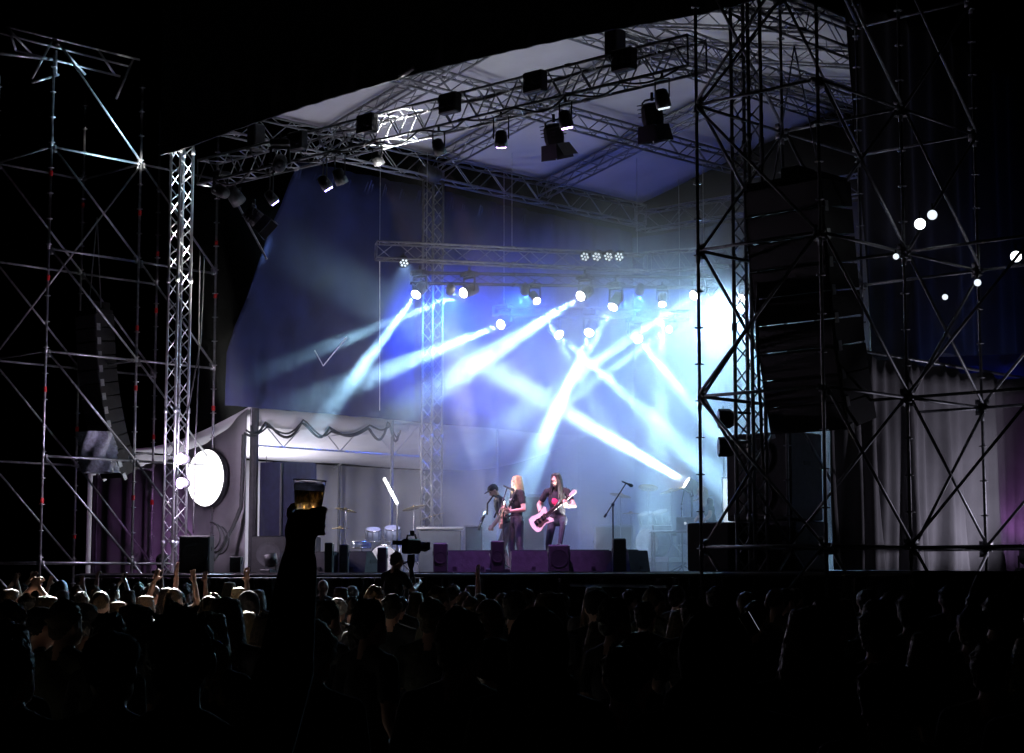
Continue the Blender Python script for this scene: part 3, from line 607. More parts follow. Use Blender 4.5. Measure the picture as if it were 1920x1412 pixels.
def wedge(label, c, fw, w_=.68, h=.40, dp=.52):
    # back of the wedge faces -fw (the audience), sloped face towards the musician (+fw)
    c = Vector(c); fw = Vector(fw).normalized(); sd = fw.cross(UP).normalized(); root = thing('monitor_wedge', label, 'monitor speaker', c, 'floor monitors')
    prof = [(-dp / 2, 0), (dp / 2, 0), (dp / 2, .1), (-.02, h), (-dp / 2 + .06, h)]
    mb = MB(); mb.prism([c - sd * w_ / 2 + fw * x + UP * z for x, z in prof], sd * w_); mb.build('cabinet', 'dgrey', root)
    n_ = Vector(fw * (h - .1) + UP * (dp / 2 + .02)).normalized(); mid = c + fw * (dp / 4 - .01) + UP * (h / 2 + .05); dn = n_.cross(sd)
    mb = MB(); mb.box(mid + n_ * .006, (w_ * .92, .42, .012), (sd, dn, n_)); mb.build('grille', 'grille', root)
    for x, z in ((.12, .30), (.06, .08)): mb = MB(); mb.box(c - fw * (dp / 2 - .02 - (.06 if z > .2 else 0) * 1) + sd * x * w_ + UP * z, (.07, .05, .05), (sd, fw, UP)); mb.build('handle_recess', 'black', root)
    for sg in (-1, 1): mb = MB(); mb.box(c + sd * sg * (w_ / 2 + .004) + UP * .2, (.008, .2, .06), (sd, fw, UP)); mb.build('side_handle', 'black', root)
    return root
fwm = Vector((.25, 1, 0))
for px, Y, wd, ang, lb in ((612, 33.2, .62, 35, 'monitor wedge half hidden by the raised beer, lit violet'), (672, 33.0, .66, 32, 'violet lit monitor wedge next to the camera operator'), (855, 31.8, .66, 12, 'dark monitor wedge next to a black post box and a white cable'), (905, 31.7, .62, 8, 'dark violet monitor wedge left of the singer'), (995, 31.5, .68, -2, 'brightest violet monitor wedge right of the singer'), (1102, 31.1, .8, -8, 'dark violet monitor wedge right of the raised foot of the guitarist'), (1178, 30.9, .55, -50, 'black monitor wedge at the end of the row with a slanting side')):
    a = math.radians(ang); wedge(lb, floor_at(px, Y), Vector((math.sin(a), math.cos(a), 0)), wd, .37)
cab_ax = (Vector((1, 0, 0)), Vector((0, 1, 0)), UP)
for px, Y, a, h, lb in ((368, 33.6, .56, .68, 'black speaker at the far stage corner below the round lamp'), (443, 33.4, .2, .30, 'small black box beside the corner speaker'), (617, 32.0, .14, .52, 'tall thin black box among the violet monitors'), (645, 32.4, .16, .5, 'tall thin grey box among the violet monitors'), (717, 32.0, .16, .44, 'tall dark box left of the camera operator'), (826, 31.2, .24, .50, 'black post box left of the dark monitor'), (933, 30.9, .23, .53, 'black post box in front of the man in the cap'), (1048, 30.6, .36, .46, 'black box under the raised foot of the guitarist'), (1161, 30.4, .22, .56, 'black post box at the foot of the microphone stand')):
    c = floor_at(px, Y) + UP * h / 2; speaker_box('stage_box', lb, c, (a, .3 if a < .5 else .5, h), cab_ax, 'speaker' if a > .5 else 'stage box', 'boxes along the stage edge', 'black', grille=a > .3)
    if a < .3:
        pass
sfc = floor_at(536, 37.0)
sf = thing('side_fill', 'tall rounded dark blue side fill loudspeaker behind the raised beer', 'loudspeaker', sfc)
arc = [(.58 * math.sin(a), -.42 * math.cos(a) + .1) for a in np.linspace(-1.2, 1.2, 13)] + [(.54, .5), (-.54, .5)]
mb = MB(); mb.prism([sfc + Vector((x, y, .75)) for x, y in arc], UP * 1.48); mb.build('cabinet', mat('side_fill_blue', (.007, .009, .035), .85), sf)
mb = MB(); mb.box(sfc + UP * .37, (1.3, .9, .74), cab_ax, .02); mb.build('bass_cabinet', 'black', sf)
mb = MB(); mb.tube(sfc + Vector((-.08, -.36, .76)), sfc + Vector((-.08, -.36, 2.2)), .02); mb.build('pole', 'dgrey', sf)
mb = MB()
for sg in (-1, 1): mb.lathe(sfc + Vector((sg * .3, -.455, .38)), (0, -1, 0), [(.24, 0), (.24, .012), (.19, .006)], 20)
mb.build('driver_ring', 'dgrey', sf)
# right wing stack
c = on_t(1452, 905, 1.3); c.z = 3.33
speaker_box('wing_speaker', 'big grey loudspeaker standing on the near wing below the hung array', c, (1.15, .8, 1.28), (D, N, UP), group='wing stack', drivers=2)
c2 = Vector((c.x, c.y, 2.32)); speaker_box('wing_speaker', 'black bass cabinet under the big grey loudspeaker of the near wing', c2, (1.3, .85, .72), (D, N, UP), group='wing stack', m_='black', drivers=2)
c = on_t(1350, 1028, .6); c.z = 2.31; speaker_box('equipment_case', 'black equipment case at the foot of the near scaffold post', c, (.75, .6, .70), (D, N, UP), 'case', m_='black', grille=False, drivers=0)
# white lit panel, drums, table
def flat_panel(label, px0, px1, py0, py1, Y):
    a, b = T(px0, py1, Y), T(px1, py0, Y); r = thing('glowing_screen', label, 'panel', Vector(((a.x + b.x) / 2, Y, a.z)))
    mb = MB(); mb.box(((a.x + b.x) / 2, Y, (a.z + b.z) / 2), (b.x - a.x, .04, b.z - a.z), cab_ax); mb.build('frame', 'dgrey', r)
    mb = MB(); mb.box(((a.x + b.x) / 2, Y - .023, (a.z + b.z) / 2), (b.x - a.x - .06, .008, b.z - a.z - .06), cab_ax); mb.build('face', 'panel_lit', r)
    mb = MB(); mb.tube((a.x + .05, Y, DECK), (a.x + .05, Y, b.z + 1.4), .02); mb.build('post', 'galv', r); return r
flat_panel('upright white glowing panel behind the blond person', 1354, 1392, 895, 990, 35.6)
rz_ = floor_at(1238, 36.6)
rs_ = thing('drum_riser', 'low pale riser under the drum kit', 'riser', rz_)
mb = MB(); mb.box(rz_ + UP * .26, (2.0, 2.0, .10), (D, N, UP), .01); mb.build('riser_top', 'white', rs_)
for i in (-1, 1):
    for j in (-1, 1): mb = MB(); mb.tube(rz_ + D * i * .9 + N * j * .9, rz_ + D * i * .9 + N * j * .9 + UP * .22, .025); mb.build('leg', 'alu', rs_)
mb = MB(); mb.sheet(lambda u, v: rz_ - N * 1.01 + D * (-1 + 2 * u) + N * .015 * math.sin(u * 60) + UP * .22 * v, 60, 1, N * .006); mb.build('skirt', 'greycloth', rs_)
def drum(root, name, c, ax, r, h, n=24):
    c = Vector(c); ax = Vector(ax).normalized(); mb = MB(); mb.lathe(c, ax, [(r, -h / 2), (r, h / 2)], n); o = mb.build(name, 'drumshell', root, True)
    for sg in (-1, 1):
        mb = MB(); mb.lathe(c + ax * sg * (h / 2 + .002), ax * sg, [(r * .97, 0), (r * .9, .006), (0, .006)], n); mb.build('drum_head', 'drumhead', o)
        mb = MB(); mb.lathe(c + ax * sg * (h / 2 - .01), ax, [(r * 1.0, -.012), (r * 1.04, -.012), (r * 1.04, .012), (r * 1.0, .012)], n); mb.build('hoop', 'chrome', o, True)
    mb = MB(); x = ax.orthogonal().normalized(); y = ax.cross(x)
    for k in range(8): q = c + (x * math.cos(k * .785) + y * math.sin(k * .785)) * (r + .012); mb.tube(q - ax * h * .45, q + ax * h * .45, .007, n=5)
    mb.build('lug', 'chrome', o); return o
def cymbal(root, base, top, r, tilt):
    base = Vector(base); top = Vector(top); ax = (UP + Vector(tilt)).normalized()
    mb = MB(); mb.tube(base + UP * .25, top, .011)
    for k in range(3): a = k * 2.09; mb.tube(base + UP * .3, base + Vector((math.cos(a), math.sin(a), 0)) * .25 + UP * .01, .009)
    st_o = mb.build('cymbal_stand', 'chrome', root); mb = MB(); mb.lathe(top, ax, [(r, 0), (r * .98, .006), (r * .25, .028), (r * .2, .05), (.01, .06)], 24); mb.build('cymbal', 'brass', st_o, True)
def drum_kit(label, base, fw, k=1., nc=5):
    base = Vector(base); fw = Vector(fw).normalized(); sd = UP.cross(fw); r = thing('drum_kit', label, 'drum kit', base, 'drum kits')
    P = lambda x, y, z: base + sd * x * k + fw * y * k + UP * z * k
    drum(r, 'bass_drum', P(0, .1, .29), fw, .28 * k, .42 * k); drum(r, 'tom', P(-.2, .05, .78), fw * .35 + UP, .15 * k, .22 * k, 18); drum(r, 'tom', P(.18, .05, .8), fw * .35 + UP, .16 * k, .24 * k, 18)
    drum(r, 'floor_tom', P(.52, -.35, .42), UP, .2 * k, .36 * k, 18); drum(r, 'snare_drum', P(-.42, -.35, .58), UP, .18 * k, .14 * k, 18)
    for x, y, z, rr, tl in ((-.75, .2, 1.25, .22, (.2, .1, 0)), (-.85, -.25, .9, .18, (0, 0, 0)), (.6, .25, 1.3, .24, (-.25, .1, 0)), (1.0, -.2, 1.15, .26, (-.3, 0, 0)), (.05, .3, 1.38, .2, (.1, .3, 0)))[:nc]: cymbal(r, P(x, y, 0), P(x, y, z), rr * k, tl)
    mb = MB(); mb.tube(P(0, .1, .55), P(0, .1, .8), .015); mb.tube(P(-.2, .05, .72), P(.18, .05, .74), .012); mb.tube(P(-.42, -.35, .5), P(-.42, -.35, 0), .012)
    for a in (0, 2.1, 4.2): mb.tube(P(.52 + .2 * math.cos(a), -.35 + .2 * math.sin(a), .3), P(.52 + .22 * math.cos(a), -.35 + .22 * math.sin(a), 0), .008)
    mb.build('hardware', 'chrome', r)
    mb = MB(); c = P(0, -.75, .0); mb.tube(c, c + UP * .45, .02); mb.lathe(c + UP * .45, UP, [(.16, 0), (.17, .04), (.15, .08)], 16); mb.build('stool', 'black', r); return r
drum_kit('drum kit with bright cymbals half lost in the smoke behind the microphone stand', rz_ + UP * .315 - D * .1, -N, 1.0)
drum_kit('dim bluish drum kit standing by the pale mast near the tent', floor_at(718, 38.5), Vector((.1, -1, 0)), 1.05, 4)
tb = floor_at(1272, 34.6); tr_ = thing('equipment_table', 'white topped table carrying the laptop beside the drums', 'table', tb)
mb = MB(); mb.box(tb + UP * .78, (1.05, .6, .04), cab_ax, .008); mb.build('table_top', 'white', tr_)
for i in (-1, 1):
    for j in (-1, 1): mb = MB(); mb.tube(tb + Vector((i * .47, j * .25, 0)), tb + Vector((i * .47, j * .25, .76)), .02); mb.build('leg', 'galv', tr_)
lt = tb + Vector((.12, -.05, .805)); lr_ = thing('laptop', 'open laptop on the white topped table', 'laptop', lt)
mb = MB(); mb.box(lt + UP * .008, (.33, .23, .016), cab_ax); mb.build('keyboard_base', 'laptop', lr_)
X_ = Vector((1, 0, 0)); zt_ = Vector((0, -.25, 1)).normalized(); yt_ = zt_.cross(X_)
lid = MB(); lid.box(lt + Vector((0, -.12, .13)), (.33, .01, .23), (X_, yt_, zt_), .002); lid_o = lid.build('lid', 'laptop', lr_)
mb = MB(); mb.lathe(lt + Vector((0, -.12, .13)) - yt_ * .006, -yt_, [(.025, 0), (0, .002)], 12); mb.build('lid_mark', 'lens_dim', lid_o)
mx = tb + Vector((-.3, 0, .80)); r = thing('mixer', 'small pale mixing desk beside the laptop', 'mixer', mx)
mb = MB(); mb.box(mx + UP * .05, (.36, .3, .1), cab_ax, .01); mb.build('body', 'laptop', r)
for k in range(8): mb = MB(); mb.tube(mx + Vector((-.14 + .04 * k, -.05, .1)), mx + Vector((-.14 + .04 * k, -.05, .125)), .01, n=6); mb.build('knob', 'black', r)
fc = floor_at(889, 36.5); r = thing('flight_case', 'dark blue flight case with pale metal edges behind the man in the cap', 'case', fc)
mb = MB(); mb.box(fc + UP * .62, (.36, .5, .62), cab_ax, .005); mb.build('body', 'flight', r)
for i in (-1, 1):
    for j in (-1, 1):
        mb = MB(); mb.box(fc + Vector((i * .18, j * .25, .62)), (.03, .03, .66), cab_ax); mb.build('edge_trim', 'alu', r)
        mb = MB(); mb.box(fc + Vector((0, j * .25, .62 + i * .31)), (.33, .028, .03), cab_ax); mb.build('edge_trim', 'alu', r)
mb = MB(); mb.box(fc + UP * .16, (.5, .55, .26), cab_ax, .01); mb.build('wheel_board', 'flight', r)
ds = floor_at(825, 37.5); r = thing('side_desk', 'low desk with a pale top rail between the mast and the flight case', 'desk', ds)
mb = MB(); mb.box(ds + UP * .92, (.95, .5, .05), cab_ax, .01); mb.build('desk_top', 'alu', r); mb = MB(); mb.box(ds + UP * .45, (.85, .4, .85), cab_ax, .01); mb.build('desk_body', 'flight', r)
amp = floor_at(985, 38.5); r = speaker_box('guitar_amplifier', 'tall pale blue amplifier stack behind the singer', amp + UP * .85, (.85, .4, 1.65), cab_ax, 'amplifier', m_='drumshell')
amp = floor_at(1150, 37.6); r = speaker_box('guitar_amplifier', 'wide grey amplifier cabinet behind the bright beam and the microphone', amp + UP * .5, (.8, .4, .98), cab_ax, 'amplifier', m_='drumshell')
def mic_stand(label, base, h, btop, bend, m_='black'):
    base = Vector(base); r = thing('microphone_stand', label, 'microphone stand', base, 'microphone stands'); el = base + UP * h
    mb = MB(); mb.tube(base + UP * .1, el, .013)
    for k in range(3): a = k * 2.09 + .5; mb.tube(base + UP * .16, base + Vector((math.cos(a), math.sin(a), 0)) * .3 + UP * .012, .011)
    mb.build('stand', m_, r); mb = MB(); mb.tube(Vector(bend), Vector(btop), .010); mb.lathe(el, UP, [(.025, -.03), (.03, 0), (.02, .03)], 10); mb.tube(Vector(bend), Vector(bend).lerp(el, .25), .02); mb.build('boom', m_, r)
    dm = Vector((.9, -.1, -.42)).normalized(); b = Vector(btop); mb = MB(); mb.lathe(b - dm * .08, dm, [(.012, 0), (.018, .12), (.03, .15), (.03, .19), (.015, .21)], 12); mb.build('microphone', m_, r); return r
mic_stand('black microphone stand with slanting boom right of the guitarist', floor_at(1150, 31.6), T(1150, 946, 31.6).z - DECK, T(1174, 906, 31.6), T(1133, 970, 31.6))
mic_stand('slim microphone stand in front of the singer', floor_at(944, 33.0), T(944, 938, 33).z - DECK, T(951, 914, 33.2), T(936, 962, 32.9))
mic_stand('faint microphone stand by the laptop table', floor_at(1280, 35.4), 1.25, T(1283, 918, 35.4), T(1278, 945, 35.4))
lt_ = T(745, 945, 36.5); r = thing('stand_lamp', 'slanting lit lamp tube on a stand by the dim drum kit', 'lamp', Vector((lt_.x, lt_.y, DECK)))
mb = MB(); mb.tube((lt_.x, lt_.y, DECK), lt_, .018)
for k in range(3): a = k * 2.09; mb.tube(Vector((lt_.x, lt_.y, DECK + .3)), Vector((lt_.x + .3 * math.cos(a), lt_.y + .3 * math.sin(a), DECK + .01)), .01)
mb.build('stand', 'dgrey', r); mb = MB(); mb.tube(lt_, T(720, 897, 36.6), .028); mb.build('lit_tube', 'tube_lit', r); pointl(r, lt_ + Vector((.05, -.2, .3)), (1, .92, .95), 140, .2)
# tent bulb, added to brighten the inside of the tent
bl = S(-4.4, 5.2, 3.75); r = thing('tent_lamp', 'bare lamp hanging inside the white tent', 'lamp', bl)
mb = MB(); mb.tube(bl, S(-4.4, 5.2, 4.6), .008); mb.build('cord', 'cable', r); mb = MB(); mb.lathe(bl, -UP, [(.02, -.04), (.05, .02), (.045, .07), (0, .1)], 12); mb.build('bulb', 'lens_dim', r, True); pointl(r, bl - UP * .2, (.92, .88, 1), 300, .1)
#--PEOPLE--
# ================================================================== PEOPLE: unions of tapered limbs fused into one continuous skin
def _caps(mb, p, q, r0, r1, n=12):
    p = Vector(p); q = Vector(q); z = q - p; L = z.length
    z = z / L if L > 1e-5 else Vector((0, 0, 1)); x = z.orthogonal().normalized(); y = z.cross(x); prof = []
    for k in range(4): a = math.pi / 2 * (1 - k / 3.); prof.append((r0 * math.cos(a), -r0 * math.sin(a)))
    for k in range(4): a = math.pi / 2 * k / 3.; prof.append((r1 * math.cos(a), L + r1 * math.sin(a)))
    vs_ = [p + z * h + (x * math.cos(2 * math.pi * j / n) + y * math.sin(2 * math.pi * j / n)) * max(r, 1e-4) for r, h in prof for j in range(n)]
    fs_ = [(i * n + j, i * n + (j + 1) % n, (i + 1) * n + (j + 1) % n, (i + 1) * n + j) for i in range(7) for j in range(n)] + [tuple(reversed(range(n))), tuple(range(7 * n, 8 * n))]
    mb.add(vs_, fs_)
def _ell(mb, c, r, R, n=16, m_=10):
    vs_ = []
    for i in range(m_ + 1):
        th = math.pi * i / m_
        for j in range(n): a = 2 * math.pi * j / n; vs_.append(Vector(c) + R @ Vector((r[0] * max(math.sin(th), 1e-3) * math.cos(a), r[1] * max(math.sin(th), 1e-3) * math.sin(a), -r[2] * math.cos(th))))
    fs_ = [(i * n + j, i * n + (j + 1) % n, (i + 1) * n + (j + 1) % n, (i + 1) * n + j) for i in range(m_) for j in range(n)] + [tuple(reversed(range(n))), tuple(range(m_ * n, (m_ + 1) * n))]
    mb.add(vs_, fs_)
I3 = Matrix.Identity(3)
class Fig:
    def __init__(s): s.p = []
    def c(s, p, q, r0, r1, m_): s.p.append(('c', Vector(p), Vector(q), r0, r1, m_)); return s
    def e(s, c, r, m_, R=I3): s.p.append(('e', Vector(c), tuple(r), R, m_)); return s
    def mesh(s, name, voxel, mats, smooth=4, jitter=0., rec=None):
        mb = MB()
        for k in s.p:
            if k[0] == 'c': _caps(mb, *k[1:5])
            else: _ell(mb, k[1], k[2], k[3])
        tmp = bpy.data.objects.new('tmp', mb.mesh('tmp')); COL.objects.link(tmp)
        rm = tmp.modifiers.new('r', 'REMESH'); rm.mode = 'VOXEL'; rm.voxel_size = voxel
        if smooth: sm = tmp.modifiers.new('s', 'SMOOTH'); sm.factor = .5; sm.iterations = smooth
        dg = bpy.context.evaluated_depsgraph_get(); me = bpy.data.meshes.new_from_object(tmp.evaluated_get(dg)); bpy.data.objects.remove(tmp)
        me.name = name; me.materials.clear()
        for m_ in mats: me.materials.append(M[m_] if isinstance(m_, str) else m_)
        nP = len(me.polygons); me.polygons.foreach_set('use_smooth', [True] * nP)
        if len(mats) > 1:
            co = np.empty(nP * 3); me.polygons.foreach_get('center', co); co = co.reshape(-1, 3); best = np.full(nP, 1e9); idx = np.zeros(nP, int)
            for k in s.p:
                if k[0] == 'c':
                    a = np.array(k[1]); b = np.array(k[2]); ab = b - a; u = np.clip(((co - a) @ ab) / max(ab @ ab, 1e-9), 0, 1); dist = np.linalg.norm(co - a - u[:, None] * ab, axis=1) - (k[3] + (k[4] - k[3]) * u); mi = k[5]
                else:
                    q = (co - np.array(k[1])) @ np.array(k[3]); dist = (np.linalg.norm(q / np.array(k[2]), axis=1) - 1) * min(k[2]); mi = k[4]
                msk = dist < best; best[msk] = dist[msk]; idx[msk] = mi
            me.polygons.foreach_set('material_index', idx.tolist())
        if jitter:
            nV = len(me.vertices); v = np.empty(nV * 3); me.vertices.foreach_get('co', v); v = v.reshape(-1, 3)
            f_ = np.sin(v[:, 0] * 210 + 3 * np.sin(v[:, 2] * 40)) * np.sin(v[:, 1] * 190 + 2 * np.sin(v[:, 2] * 33)); no = np.empty(nV * 3); me.vertices.foreach_get('normal', no)
            me.vertices.foreach_set('co', (v + no.reshape(-1, 3) * (f_ * jitter + np.random.randn(nV) * jitter * .35)[:, None]).ravel())
        me.update(); return me
def hand(f, wrist, dr, pn, m_, side=1, curl=.6, k=1., spread=.0):
    wrist = Vector(wrist); dr = Vector(dr).normalized(); pn = (Vector(pn) - dr * Vector(pn).dot(dr)).normalized(); lt = dr.cross(pn) * side
    pc = wrist + dr * .05 * k
    R = Matrix((lt, pn, dr)).transposed(); f.e(pc, (.042 * k, .016 * k, .055 * k), m_, R)
    for i, (x, L) in enumerate(((-.031, .062), (-.011, .075), (.011, .08), (.031, .072))):
        b = pc + lt * x * k + dr * .04 * k; a1 = curl; d1 = (dr * math.cos(a1) + pn * math.sin(a1) + lt * x * spread * 20).normalized(); m1 = b + d1 * L * .5 * k
        a2 = curl * 2.1; d2 = dr * math.cos(a2) + pn * math.sin(a2); e = m1 + d2 * L * .5 * k; f.c(b, m1, .0105 * k, .0095 * k, m_); f.c(m1, e, .0095 * k, .008 * k, m_)
    b = wrist + dr * .025 * k + lt * .03 * k; m1 = b + (lt * .75 + dr * .6 + pn * .3).normalized() * .042 * k; e = m1 + (dr * .8 + pn * (.3 + curl * .6)).normalized() * .034 * k
    f.c(b, m1, .014 * k, .012 * k, m_); f.c(m1, e, .0115 * k, .009 * k, m_)
# material slots: 0 skin 1 shirt 2 trousers 3 shoe 4 dark detail (eyes, brows) 5 lips
BASE = dict(hipR=(.09, 0, .93), kneeR=(.11, .03, .5), ankR=(.11, -.02, .09), hipL=(-.09, 0, .93), kneeL=(-.11, .03, .5), ankL=(-.11, -.02, .09),
            shR=(.185, 0, 1.44), elR=(.25, -.03, 1.16), wrR=(.24, .10, .92), shL=(-.185, 0, 1.44), elL=(-.25, -.03, 1.16), wrL=(-.24, .10, .92))
def figure(j=None, lean=0., yaw=0., nod=0., sleeve=.45, loose=1., hands=None, face=True, build=1., handkw=None):
    J = {k: Vector(v) for k, v in dict(BASE, **(j or {})).items()}; f = Fig(); RL = Matrix.Rotation(-lean, 3, 'X'); piv = Vector((0, 0, .95))
    up = lambda p: piv + RL @ (Vector(p) - piv); B = build
    f.e((0, 0, .95), (.155 * B, .115 * B, .13), 2); f.e(up((0, .005, 1.1)), (.145 * B, .105 * B, .16), 1, RL); f.e(up((0, .01, 1.29)), (.168 * B, .118 * B, .19), 1, RL)
    f.e(up((0, 0, .99)), (.158 * B, .118 * B, .07), 1, RL)
    sR, sL = up(J['shR']), up(J['shL']); f.c(sR, sL, .062, .062, 1); f.c(up((.05, 0, 1.49)), sR, .05, .055, 1); f.c(up((-.05, 0, 1.49)), sL, .05, .055, 1)
    nb, hc = up((0, 0, 1.47)), up((0, .02, 1.64)); RH = RL @ Matrix.Rotation(yaw, 3, 'Z') @ Matrix.Rotation(-nod, 3, 'X')
    hc = up((0, .015, 1.555)) + RH @ Vector((0, .01, .09)); f.c(nb, hc - RH @ Vector((0, .015, .06)), .056, .052, 0)
    H = lambda x, y, z: hc + RH @ Vector((x, y, z))
    f.e(H(0, -.01, .02), (.074, .092, .10), 0, RH); f.e(H(0, .03, -.045), (.056, .062, .068), 0, RH); f.e(H(0, .068, -.085), (.026, .024, .022), 0, RH)
    if face:
        f.c(H(0, .088, .01), H(0, .108, -.03), .009, .013, 0); f.c(H(-.028, .08, .028), H(.028, .08, .028), .016, .016, 0)
        for sg in (-1, 1):
            f.e(H(sg * .03, .082, .008), (.012, .01, .007), 4, RH); f.c(H(sg * .016, .093, .03), H(sg * .046, .082, .032), .006, .005, 4); f.e(H(sg * .04, .06, -.025), (.022, .022, .022), 0, RH)
        f.c(H(-.018, .085, -.055), H(.018, .085, -.055), .008, .008, 5)
    for sg in (-1, 1): f.e(H(sg * .077, -.008, .0), (.012, .022, .032), 0, RH)
    for sd in 'RL':
        h, k, a = J['hip' + sd], J['knee' + sd], J['ank' + sd]
        f.c(h, k, .088 * loose * B, .062 * loose, 2); f.c(k, a, .06 * loose, .046 * loose, 2)
        fd = Vector((0, 1, 0)) if abs((k - a).normalized().y) < .9 else Vector((0, .3, -1)); f.c(a + Vector((0, -.02, -.045)), a + Vector((0, 0, -.05)) + fd * .15, .042, .036, 3)
        s_, e, w_ = up(J['sh' + sd]), up(J['el' + sd]), up(J['wr' + sd])
        if sleeve < 1: f.c(s_, e, .05, .041, 0); f.c(s_, s_.lerp(e, max(sleeve, .05) * 1.25), .06, .058, 1)
        else: f.c(s_, e, .062, .052, 1)
        if sleeve > 1: f.c(e, e.lerp(w_, .9), .052, .042, 1); f.c(e, w_, .036, .03, 0)
        else: f.c(e, w_, .042, .029, 0)
        hk = (hands or {}).get(sd, {}); dr = Vector(hk.get('dir', (w_ - e))); hand(f, w_, dr, hk.get('palm', (-1 if sd == 'R' else 1, .3, 0)), 0, hk.get('side', 1 if sd == 'R' else -1), hk.get('curl', .5), hk.get('k', 1.), hk.get('spread', 0))
    return f, H, RH, up
def hair_cap(H, RH, style, seed=0):
    h = Fig(); rs = random.Random(seed); h.e(H(0, -.022, .035), (.084, .093, .098), 0, RH)
    if style == 'short':
        for k in range(46):
            a, b = rs.uniform(0, 6.28), rs.uniform(-.35, 1.5); v = Vector((math.cos(a) * math.cos(b), math.sin(a) * math.cos(b), math.sin(b)))
            if v.y > .55 and v.z < .6: continue
            q = Vector((v.x * .078, v.y * .088 - .022, v.z * .092 + .035)); t_ = q + v * rs.uniform(.012, .034) + Vector((rs.uniform(-.02, .02), rs.uniform(-.02, .02), rs.uniform(-.025, .01))); h.c(H(*q), H(*t_), .013, .004, 0)
        h.e(H(0, -.07, -.03), (.06, .035, .05), 0, RH)
    elif style == 'curly':
        for k in range(60):
            a, b = rs.uniform(0, 6.28), rs.uniform(-.4, 1.4); v = Vector((math.cos(a) * math.cos(b) * .092, math.sin(a) * math.cos(b) * .1 - .03, math.sin(b) * .105 + .035))
            if v.y < .055 or v.z > .09: h.e(H(*v), (.021, .021, .019), 0, RH)
    elif style in ('long', 'verylong'):
        L = .30 if style == 'long' else .42
        for k in range(26):
            a = -2.75 + 2.36 * 2 * 0 + k / 25 * (2 * math.pi - 1.5) - .4; a = math.pi * .5 + .72 + k / 25 * (2 * math.pi - 1.44)
            x, y = math.cos(a) * .084, math.sin(a) * .09 - .02; p0 = H(x * .7, y * .8, .10); p1 = H(x, y, .0); d_ = L * rs.uniform(.75, 1.05); p2 = p1 + Vector((0, 0, -d_)) + RH @ Vector((x * .55 + rs.uniform(-.02, .02), min(y, 0) * .3 - .01, 0))
            h.c(p0, p1, .02, .02, 0); h.c(p1, p1.lerp(p2, .6), .02, .017, 0); h.c(p1.lerp(p2, .6), p2, .016, .005, 0)
    elif style == 'tail':
        h.c(H(0, -.11, .04), H(0, -.14, -.02), .03, .026, 0); h.c(H(0, -.14, -.02), H(0, -.11, -.24), .026, .008, 0)
    elif style == 'cap':
        h.e(H(0, -.005, .07), (.088, .102, .062), 0, RH); h.e(H(0, .12, .05), (.07, .075, .010), 0, RH)
    elif style == 'hood':
        h.e(H(0, -.03, .0), (.10, .105, .14), 0, RH); h.c(H(-.08, -.04, -.12), H(.08, -.04, -.12), .06, .06, 0)
    return h
def person(label, loc, rz, fig, style, mats, hairmat, voxel=.011, scale=1., group=None, seed=0, jit=.002):
    f, H, RH, up = fig; me = f.mesh('person', voxel, mats); o = bpy.data.objects.new('person', me); COL.objects.link(o); o.location = loc; o.rotation_euler = (0, 0, rz); o.scale = (scale,) * 3; tag(o, label, 'person', group)
    if style:
        hm = hair_cap(H, RH, style, seed).mesh('hair', voxel * .9, [hairmat], 2, jit); h = bpy.data.objects.new('hair' if style not in ('cap', 'hood') else style, hm); COL.objects.link(h); h.parent = o
    return o
def loc2w(loc, rz, p, k=1.): return Vector(loc) + Matrix.Rotation(rz, 3, 'Z') @ (Vector(p) * k)
